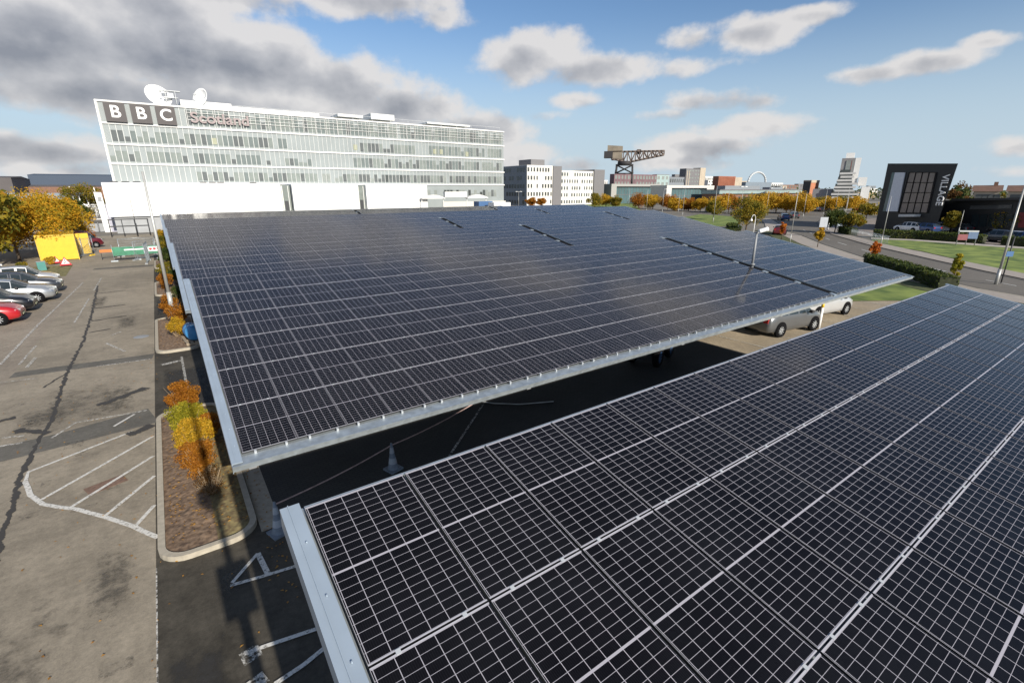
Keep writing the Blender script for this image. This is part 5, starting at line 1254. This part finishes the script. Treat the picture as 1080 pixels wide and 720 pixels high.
# terracotta block behind the crane foot and glass building
M_TERR = mat('terracotta cladding', (.27,.10,.06), .8, 0, .15, .2); M_PURP = mat('brown purple facade', (.16,.10,.11), .7, 0, .2, .3); M_GLB = mat('blue green curtain glass', (.09,.15,.16), .12, 0, .15, .2)
block('apartment_block', 'brown purple apartment block behind the giant crane legs', 'apartment block', 648, 693, 184, 300, 5, M_PURP, 4, 14, M_WIN[1])
block('glass_block', 'pale green glass block right of the brown purple apartments', 'office building', 693, 706, 184.5, 300, 5, mat('pale green glazing', (.33,.42,.41), .3, 0, .08, .3), 4, 3, M_WIN[3], roof=M_OFFD)
def pavilion(label, pxl, pxr, pyt, Y, white=.62):
    a = PY(pxl, pyt, Y); c = PY(pxr, pyt, Y); W_ = c.x-a.x; h = a.z
    t = thing('glass_pavilion', label, 'office building', (a.x, Y, 0))
    Mw = mat('pale concrete frame '+label[:5], (white, white*.98, white*.93), .8, 0, .04)
    b = MB(); b.box(0, W_, -1.5, 9, h-1.3, h); b.box(.02, W_*.10, -1.45, 8.5, 0, h-1.3); b.box(W_*.84, W_-.02, -1.45, 8.5, 0, h-1.3); b.build('frame', Mw, t)
    b = MB(); b.box(W_*.101, W_*.839, 0, 8, 0, h-1.32); b.build('glazing', M_GLB, t)
    b = MB()
    for k in range(12): b.box(W_*(.11+.06*k), W_*(.11+.06*k)+.15, -.12, -.01, 0, h-1.35)
    b.box(W_*.105, W_*.835, -.15, -.01, h*.45, h*.45+.2); b.build('mullions', M_OFFD, t)
pavilion('first glass pavilion under the crane with a grey flat roof', 643, 695, 194, 195, .33)
pavilion('second glass pavilion with pale flat roof and white end wall', 701, 751, 195.5, 165, .52)
# housing tower and terraces
t, W_, h_ = block('tower_block', 'tall grey and cream housing tower above the second pavilion', 'tower block', 724, 738.5, 178, 330, 8, M_OFFD, 8, 5, M_WIN[1], wfrac=.4)
b = MB(); b.box(W_, W_+9.5, -.5, 8.5, 0, h_+1.2); b.box(1.5, 2.6, -.3, -.01, 0, h_-2); b.box(5, 6, -.3, -.01, 0, h_-2); b.build('cream_wall', M_STONE, t)
block('apartment_block', 'stepped grey roofed apartments left of the housing tower', 'apartment block', 702, 722, 187, 320, 6, M_OFFS, 3, 9, M_WIN[4], roof=M_OFFD)
block('apartment_block', 'white apartment block between tower and terracotta block', 'apartment block', 747, 758, 190, 340, 14, M_OFFW, 5, 4, M_WIN[2])
block('apartment_block', 'pale distant block at the right foot of the tower', 'apartment block', 740, 747, 196, 360, 12, M_OFFW, 3, 3, M_WIN[2])
YT = 170; t, W_, h_ = block('terracotta_block', 'ribbed terracotta office block left of the long mall', 'office building', 758, 776, 186, YT, 3.5, M_TERR)
b = MB(); rr = random.Random(4)
for k in range(16): b.box(W_*k/16+.1, W_*k/16+.1+W_/34, -.3, -.01, .5, h_-.4)
b.build('fins', mat('terracotta fins', (.38,.15,.09), .8, 0, .1, .2), t)
b = MB(); b.box(W_+.02, W_+9, 1, 4, 0, h_-.4); b.build('pale_wing', M_STONE, t)
# arena hall with white arch
YM = 215; a = PY(789, 192, YM); c = PY(814, 192, YM); t = thing('arena', 'blue grey hall with a white arch over its roof', 'arena', (a.x, YM, 0)); W_ = c.x-a.x
b = MB(); b.box(-3, W_, 0, 12, 0, a.z); b.build('wall', mat('blue grey metal', (.20,.24,.28), .5, .1, .06, .2), t)
b = MB(); ap = PY(802, 181, YM).z
b.path([Vector((W_*.40+W_*.75*(.5-.5*math.cos(PI*k/14)), 8, a.z+(ap-a.z)*math.sin(PI*k/14))) for k in range(15)], .8, 6); b.build('arch', M_LGREY, t)
b = MB(); b.box(W_, W_+2, 4, 20, 0, a.z-1.5); b.build('wing', M_STONE, t)
# long low mall
YL = 150; a = PY(757, 203, YL); c = PY(858, 205, YL); t = thing('mall', 'long low mall with grey roof band and red brick base', 'mall', (a.x, YL, 0)); W_ = c.x-a.x; h_ = PY(800, 197.5, YL).z
b = MB(); b.box(0, W_, 0, 9, 0, 5.2); b.build('wall', M_BRK, t)
b = MB(); b.box(-.4, W_+.4, -1.2, 9.5, 5.22, 7.0); b.build('canopy_band', mat('pale green grey glass', (.26,.33,.32), .4, 0, .1, .3), t)
b = MB(); b.box(-.6, W_+.4, -1.6, 10, 7.02, 7.35); b.build('roof', M_OFFD, t)
b = MB(); b.box(W_*.12, W_*.45, 4, 9, 7.37, 9.3); b.box(W_*.55, W_*.68, 3, 8, 7.37, 8.6); b.build('rooftop_plant', M_OFFS, t)
b = MB()
for k in range(22): b.box(1+W_*k/22.5, 1+W_*k/22.5+2, -.08, -.005, .4, 3.8)
b.build('shopfront', M_WIN[4], t)['kind'] = 'stuff'
# brick tower
Y2 = 118; a = PY(856, 190, Y2); c = PY(864.5, 190, Y2); t = thing('brick_tower', 'square red brick tower beside the long mall', 'tower', (a.x, Y2, 0)); W_ = c.x-a.x
M_RBK = mat('orange red brick', (.42,.17,.09), .85, 0, .15, .6)
b = MB(); b.box(0, W_, 0, 3.5, 0, a.z-1.2); b.build('wall', M_RBK, t); b = MB(); b.box(-.1, W_+.1, -.1, 3.6, a.z-1.19, a.z); b.build('top_band', M_STONE, t)
b = MB(); b.box(-.55, -.02, .0, 3.3, 0, a.z-.6); b.build('dark_side', M_DARK, t)
b = MB(); b.box(W_+.02, W_+.6, .6, 3, 0, a.z-1.5); b.build('buttress', M_STONE, t)
# stepped tower
D = 290; o = PD(898, 200, D); br = math.atan2(o.x, o.y); mp = (o.dot(Vector((fw.x, fw.y, 0)).normalized()))/F/math.cos(br-YAW)*1.08
t = thing('stepped_tower', 'tall stepped tower with white end walls left of the hotel', 'tower block', (o.x, o.y, 0), -br)
def sx(px, py): # upright lines lean in the picture; find the true offset
    q = PP(px, py, Vector((o.x, o.y, 0)), Vector((math.sin(br), math.cos(br), 0))); r_ = Vector((math.cos(br), -math.sin(br), 0)); return (q-Vector((o.x, o.y, 0))).dot(r_), q.z
def rectp(b, x0_, y0_, x1_, y1_, d0, d1, zb=None):
    (xa, za), (xb, zb_) = sx(x0_, y0_), sx(x1_, y1_); lo = 0 if zb is None else zb
    b.box(min(xa, xb), max(xa, xb), d0, d1, zb_ if zb is None else zb, za)
M_TW = mat('bright white render far', (.78,.77,.74), .6, 0, .02)
xa, za = sx(891, 167); xb, zb1 = sx(904, 167)
b = MB(); b.box(xa-1, xb-.5, 0, 14, 0, za); b.build('core', mat('grey banded facade', (.24,.23,.23), .7, 0, .25, .12), t)
b = MB(); x1_, z1_ = sx(893, 161); x2_, _ = sx(902, 161); b.box(x1_, x2_, 3, 12, za+.01, z1_); b.build('penthouse', M_TW, t)
b = MB(); x1_, z1_ = sx(905.5, 166.5); x2_, _ = sx(913, 167); z0_ = sx(910, 184)[1]; b.box(xb-.4, x2_-1.5, .5, 15, z0_-4, z1_); x1_, z1_ = sx(906, 187); x2_, _ = sx(915, 187); b.box(x1_, x2_, 0, 15, sx(913,196)[1], z1_); x1_, z1_ = sx(909, 197); x2_, _ = sx(918, 197); b.box(x1_, x2_, -.5, 15, 0, z1_); b.build('white_wall', M_TW, t)
b = MB(); x0_, z0_ = sx(896, 168); x1_, _ = sx(901, 168); b.box(x0_+1.0, x1_-.6, -.3, -.01, z0_*.45, z0_-.6); b.build('red_strip', mat('red brown strip', (.25,.08,.06), .8, 0, .1), t)
b = MB(); x0_, z0_ = sx(892.5, 168); b.box(x0_+.3, x0_+3, -.25, -.01, z0_*.45, z0_-.6); b.build('glazed_strip', M_WIN[3], t)
M_BAL = mat('pale balcony fronts', (.55,.54,.52), .7, 0, .1, .3)
b = MB(); d_ = MB(); ztp = sx(900, 184)[1]
for k in range(9):
    z = 1.5+ (ztp-1.5)*k/8; sp = (8-k)*1.15
    b.box(xa-.8-sp*.28+(k%2)*.8, xb-1.2+sp*.42+(k%3)*.9, -1.6-sp*.2, -.35, z, z+.9); d_.box(xa-.6-sp*.25, xb-1.6+sp*.40, -1.3-sp*.2, -.31, z+.92, z+2.1)
b.build('balcony', M_BAL, t); d_.build('balcony_recess', M_WIN[4], t)
b = MB(); b.box(xa-14, xa-2.6, 0, 12, 0, 7.5); b.build('low_wing', M_OFFS, t)
# leaning black hotel
A0 = G(922, 241); B0 = G(985, 246); dv = (B0-A0).normalized(); nrm = Vector((-dv.y, dv.x, 0)); 
if nrm.dot(A0) < 0: nrm = -nrm
rcd = Vector((B0.x, B0.y, 0)).normalized()
def HP(px, py): return PP(px, py, A0, nrm)
t = thing('leaning_hotel', 'black leaning parallelogram hotel with white vertical lettering', 'hotel', (A0.x, A0.y, 0))
M_HB = mat('black metal cladding', (.013,.015,.018), .45, .1, .1, .3); M_HG = mat('bronze glass grid', (.17,.145,.14), .2, .1, .12, .3)
def LP(px, py, dd=0): return HP(px, py)-Vector((A0.x, A0.y, 0))+nrm*dd
def ground_of(px, py):
    return LP(px, py)
b = MB(); q = [LP(936.5,172.5), LP(1010.5,172.5), LP(986,243), LP(922.5,240)]; q[2].z = 0; q[3].z = 0; b.extr(q, rcd*14); b.build('wall', M_HB, t)
b = MB(); b.extr([LP(941.5,182,-.12), LP(945.5,182,-.12), LP(936,223,-.12), LP(931.5,223,-.12)], nrm*.1); b.build('glass_strip', M_GLB, t)
b = MB(); b.extr([LP(945,182,-.25), LP(955.5,182,-.25), LP(947.5,223,-.25), LP(935.5,223,-.25)], nrm*.2); b.build('silver_panel', mat('silver blue panel', (.62,.64,.70), .5, 0, .04), t)
b = MB(); b.extr([LP(960,182,-.15), LP(988,182,-.15), LP(978.5,224.5,-.15), LP(949,224.5,-.15)], nrm*.12); gl = b.build('window_grid', M_HG, t)
b = MB()
for k in range(5):
    u = k/4; a1 = LP(960+28*u,182,-.2); a2 = LP(949+29.5*u,224.5,-.2); b.tube(a1, a2, .07, .07, 4)
    a1 = LP(960-11*u,182+42.5*u,-.2); a2 = LP(988-9.5*u,182+42.5*u,-.2); b.tube(a1, a2, .06, .06, 4)
b.build('glazing_bars', M_BLACK, gl)
# lettering, reads downwards
pa, pb = LP(999,184,-.12), LP(990.5,217,-.12)
dn = (pb-pa).normalized(); zdir = -nrm; ydir = zdir.cross(dn)
ln = (pb-pa).length
me = text_mesh('VILLAGE', 3.0, M_WHITE, .06); xs_ = [v.co.x for v in me.vertices]; ys_ = [v.co.y for v in me.vertices]; s1 = ln/(max(xs_)-min(xs_)); cw_ = (LP(1003,200)-LP(991.5,200)).length*.62; s2 = cw_/(max(ys_)-min(ys_))
o = obj('lettering', me, t); mid_ = (pa+pb)/2-nrm*.05
o.matrix_local = Matrix(((dn.x*s1, ydir.x*s2, zdir.x, mid_.x), (dn.y*s1, ydir.y*s2, zdir.y, mid_.y), (dn.z*s1, ydir.z*s2, zdir.z, mid_.z), (0,0,0,1)))
b = MB(); q = [LP(955,226,-1.5), LP(972,226,-1.5), LP(971,228.5,-1.5), LP(954.5,228.5,-1.5)]; b.extr(q, nrm*1.4); b.build('entrance_canopy', M_LGREY, t)
# black restaurant wing
t = thing('restaurant', 'long low black restaurant building right of the leaning hotel', 'restaurant', (B0.x, B0.y, 0))
def RP(px, py, dd=0): return PP(px, py, A0+nrm*6, nrm)-Vector((B0.x, B0.y, 0))+nrm*dd
q = [RP(992,211.5), RP(1120,209.5), RP(1105,250), RP(980,243)]; q[2].z = 0; q[3].z = 0
b = MB(); b.extr(q, nrm*20); b.build('wall', M_HB, t)
b = MB(); b.extr([RP(1008,209.5,-1), RP(1125,207.5,-1), RP(1124,210,-1), RP(1007,212,-1)], nrm*21); b.build('roof', M_DARK, t)
b = MB(); b.extr([RP(1024,217,-.12), RP(1068,216,-.12), RP(1067,220,-.12), RP(1023,221,-.12)], nrm*.1); b.build('window_band', mat('dim glass band', (.06,.065,.07), .1, 0, .1), t)
b = MB()
for k in range(5): b.extr([RP(1026+9*k,226,-.12), RP(1033+9*k,226,-.12), RP(1031+9*k,239,-.12), RP(1024+9*k,239,-.12)], nrm*.1)
b.build('window', M_GLASS, t)
b = MB(); b.extr([RP(1076,224,-.15), RP(1100,224,-.15), RP(1098,240,-.15), RP(1074,240,-.15)], nrm*.1); b.build('red_panel', mat('dark red panel', (.16,.02,.02), .6, 0, .1), t)
# two brown roofed houses on the rise behind
for k, (pl_, pr_) in enumerate(((1026,1054),(1062,1092))):
    o = PD(pl_, 208, 175); q = PD(pr_, 208, 175); d = (q-o); W_ = d.length*.96; an = math.atan2(d.y, d.x)
    t = thing('house', ['left brown roofed house above the restaurant','right brown roofed house above the restaurant, by the lamp'][k], 'house', (o.x, o.y, 0), an, 'houses above the restaurant')
    hz = PD(pl_, 202, 175).z; hr = PD(pl_, 195.5, 175).z
    b = MB(); b.box(0, W_, 0, 7, 0, hz); b.build('wall', M_STONE, t)
    b = MB(); b.extr([(-.5,-.5,hz+.02),(-.5,3.5,hr),(-.5,7.5,hz+.02)], (W_+1,0,0)); rf = b.build('roof', mat('brown roof tiles', (.15,.085,.06), .85, 0, .12, 1), t)
    for j in range(4):
        b = MB(); b.box(W_*(.1+.23*j), W_*(.1+.23*j)+1.3, -.06, -.01, hz-1.9, hz-.7); b.build('window', M_WIN[2], t)
    b = MB(); b.box(W_*.7, W_*.7+.8, 3.1, 3.9, hr-.4, hr+.8); b.build('chimney', M_BRK, rf)
for k, (px, D, h, r_, kd) in enumerate(((1013,165,9.2,2.6,'brown'),(1019,150,8.2,2,'green'),(1007,170,8.6,2.4,'green'),(1058,190,6.6,2.0,'olive'),(1050,190,6.4,2,'brown'),(1100,190,7,2.4,'olive'))):
    c = PD(px, 200, D); tree('background_tree', ['maroon tree between hotel and first house','green tree left of the first house','green tree against the hotel flank','olive tree between the two houses','brown tree right of the first house','olive tree at the right edge behind the houses'][k], 'tree', c.x, c.y, h, r_, 1.5, kd, 1300, .26, 22, 140+k)
# low skyline fillers, each a building of its own
for k, (pl_, pr_, pt_, Y, m, lb) in enumerate(((918,926,199,420,M_OFFW,'pale distant block between stepped tower and hotel'),(905,924,203,180,mat('yellow brick', (.42,.31,.16), .85, 0, .08),'low yellow brick block left of the hotel'),(866,890,204.5,190,M_OFFS,'low grey block below the stepped tower'),(828,858,199,240,M_OFFD,'grey roofed block behind the mall at the brick tower'),(637,648,196,260,M_OFFS,'blue grey block left of the crane pavilion'),
 (632,641,190,380,M_OFFW,'white block right of the white office wing'),(655,668,188,420,M_BRK,'brown brick block under the crane jib'),(712,720,184,420,M_OFFD,'dark block left of the housing tower'),(744,752,186,430,M_OFFW,'thin white tower right of the housing tower'),(752,757,192,420,M_STONE,'stone block beside the terracotta office'),
 (776,790,191,330,M_STONE,'cream block between terracotta office and arena'),(814,826,193,300,M_OFFW,'white block right of the arena'),(826,842,195,320,M_BRK,'brick block right of the arena'),(842,856,194,340,M_OFFD,'dark block left of the brick tower'),(868,880,199,300,M_OFFS,'grey block right of the brick tower'),
 (916,924,196,520,M_OFFS,'distant grey block at the right of the stepped tower'),(664,676,192,350,M_OFFS,'grey block behind the first pavilion roof'),(684,692,187,400,M_BRK,'brick block behind the green glass block'),(806,830,196,300,M_STONE,'pale stone block behind the mall'))):
    block('city_block', lb, 'building', pl_, pr_, pt_, Y, 5, m, 3, 6, M_WIN[2], group='distant city blocks')
b = MB(); rr = random.Random(12)
for k in range(60):
    pxx = 540+11*k; c = PD(pxx, 200, 420+rr.uniform(0, 60))
    for _ in range(60):
        leaves(b, [(Vector((c.x+rr.uniform(-9,9), c.y+rr.uniform(-9,9), rr.uniform(0, 7.5))), 2)], 1, 1.1, rr)
tag(b.build('far_woodland', LM['green']), 'dark band of distant trees along the horizon', 'woodland', kind='stuff')
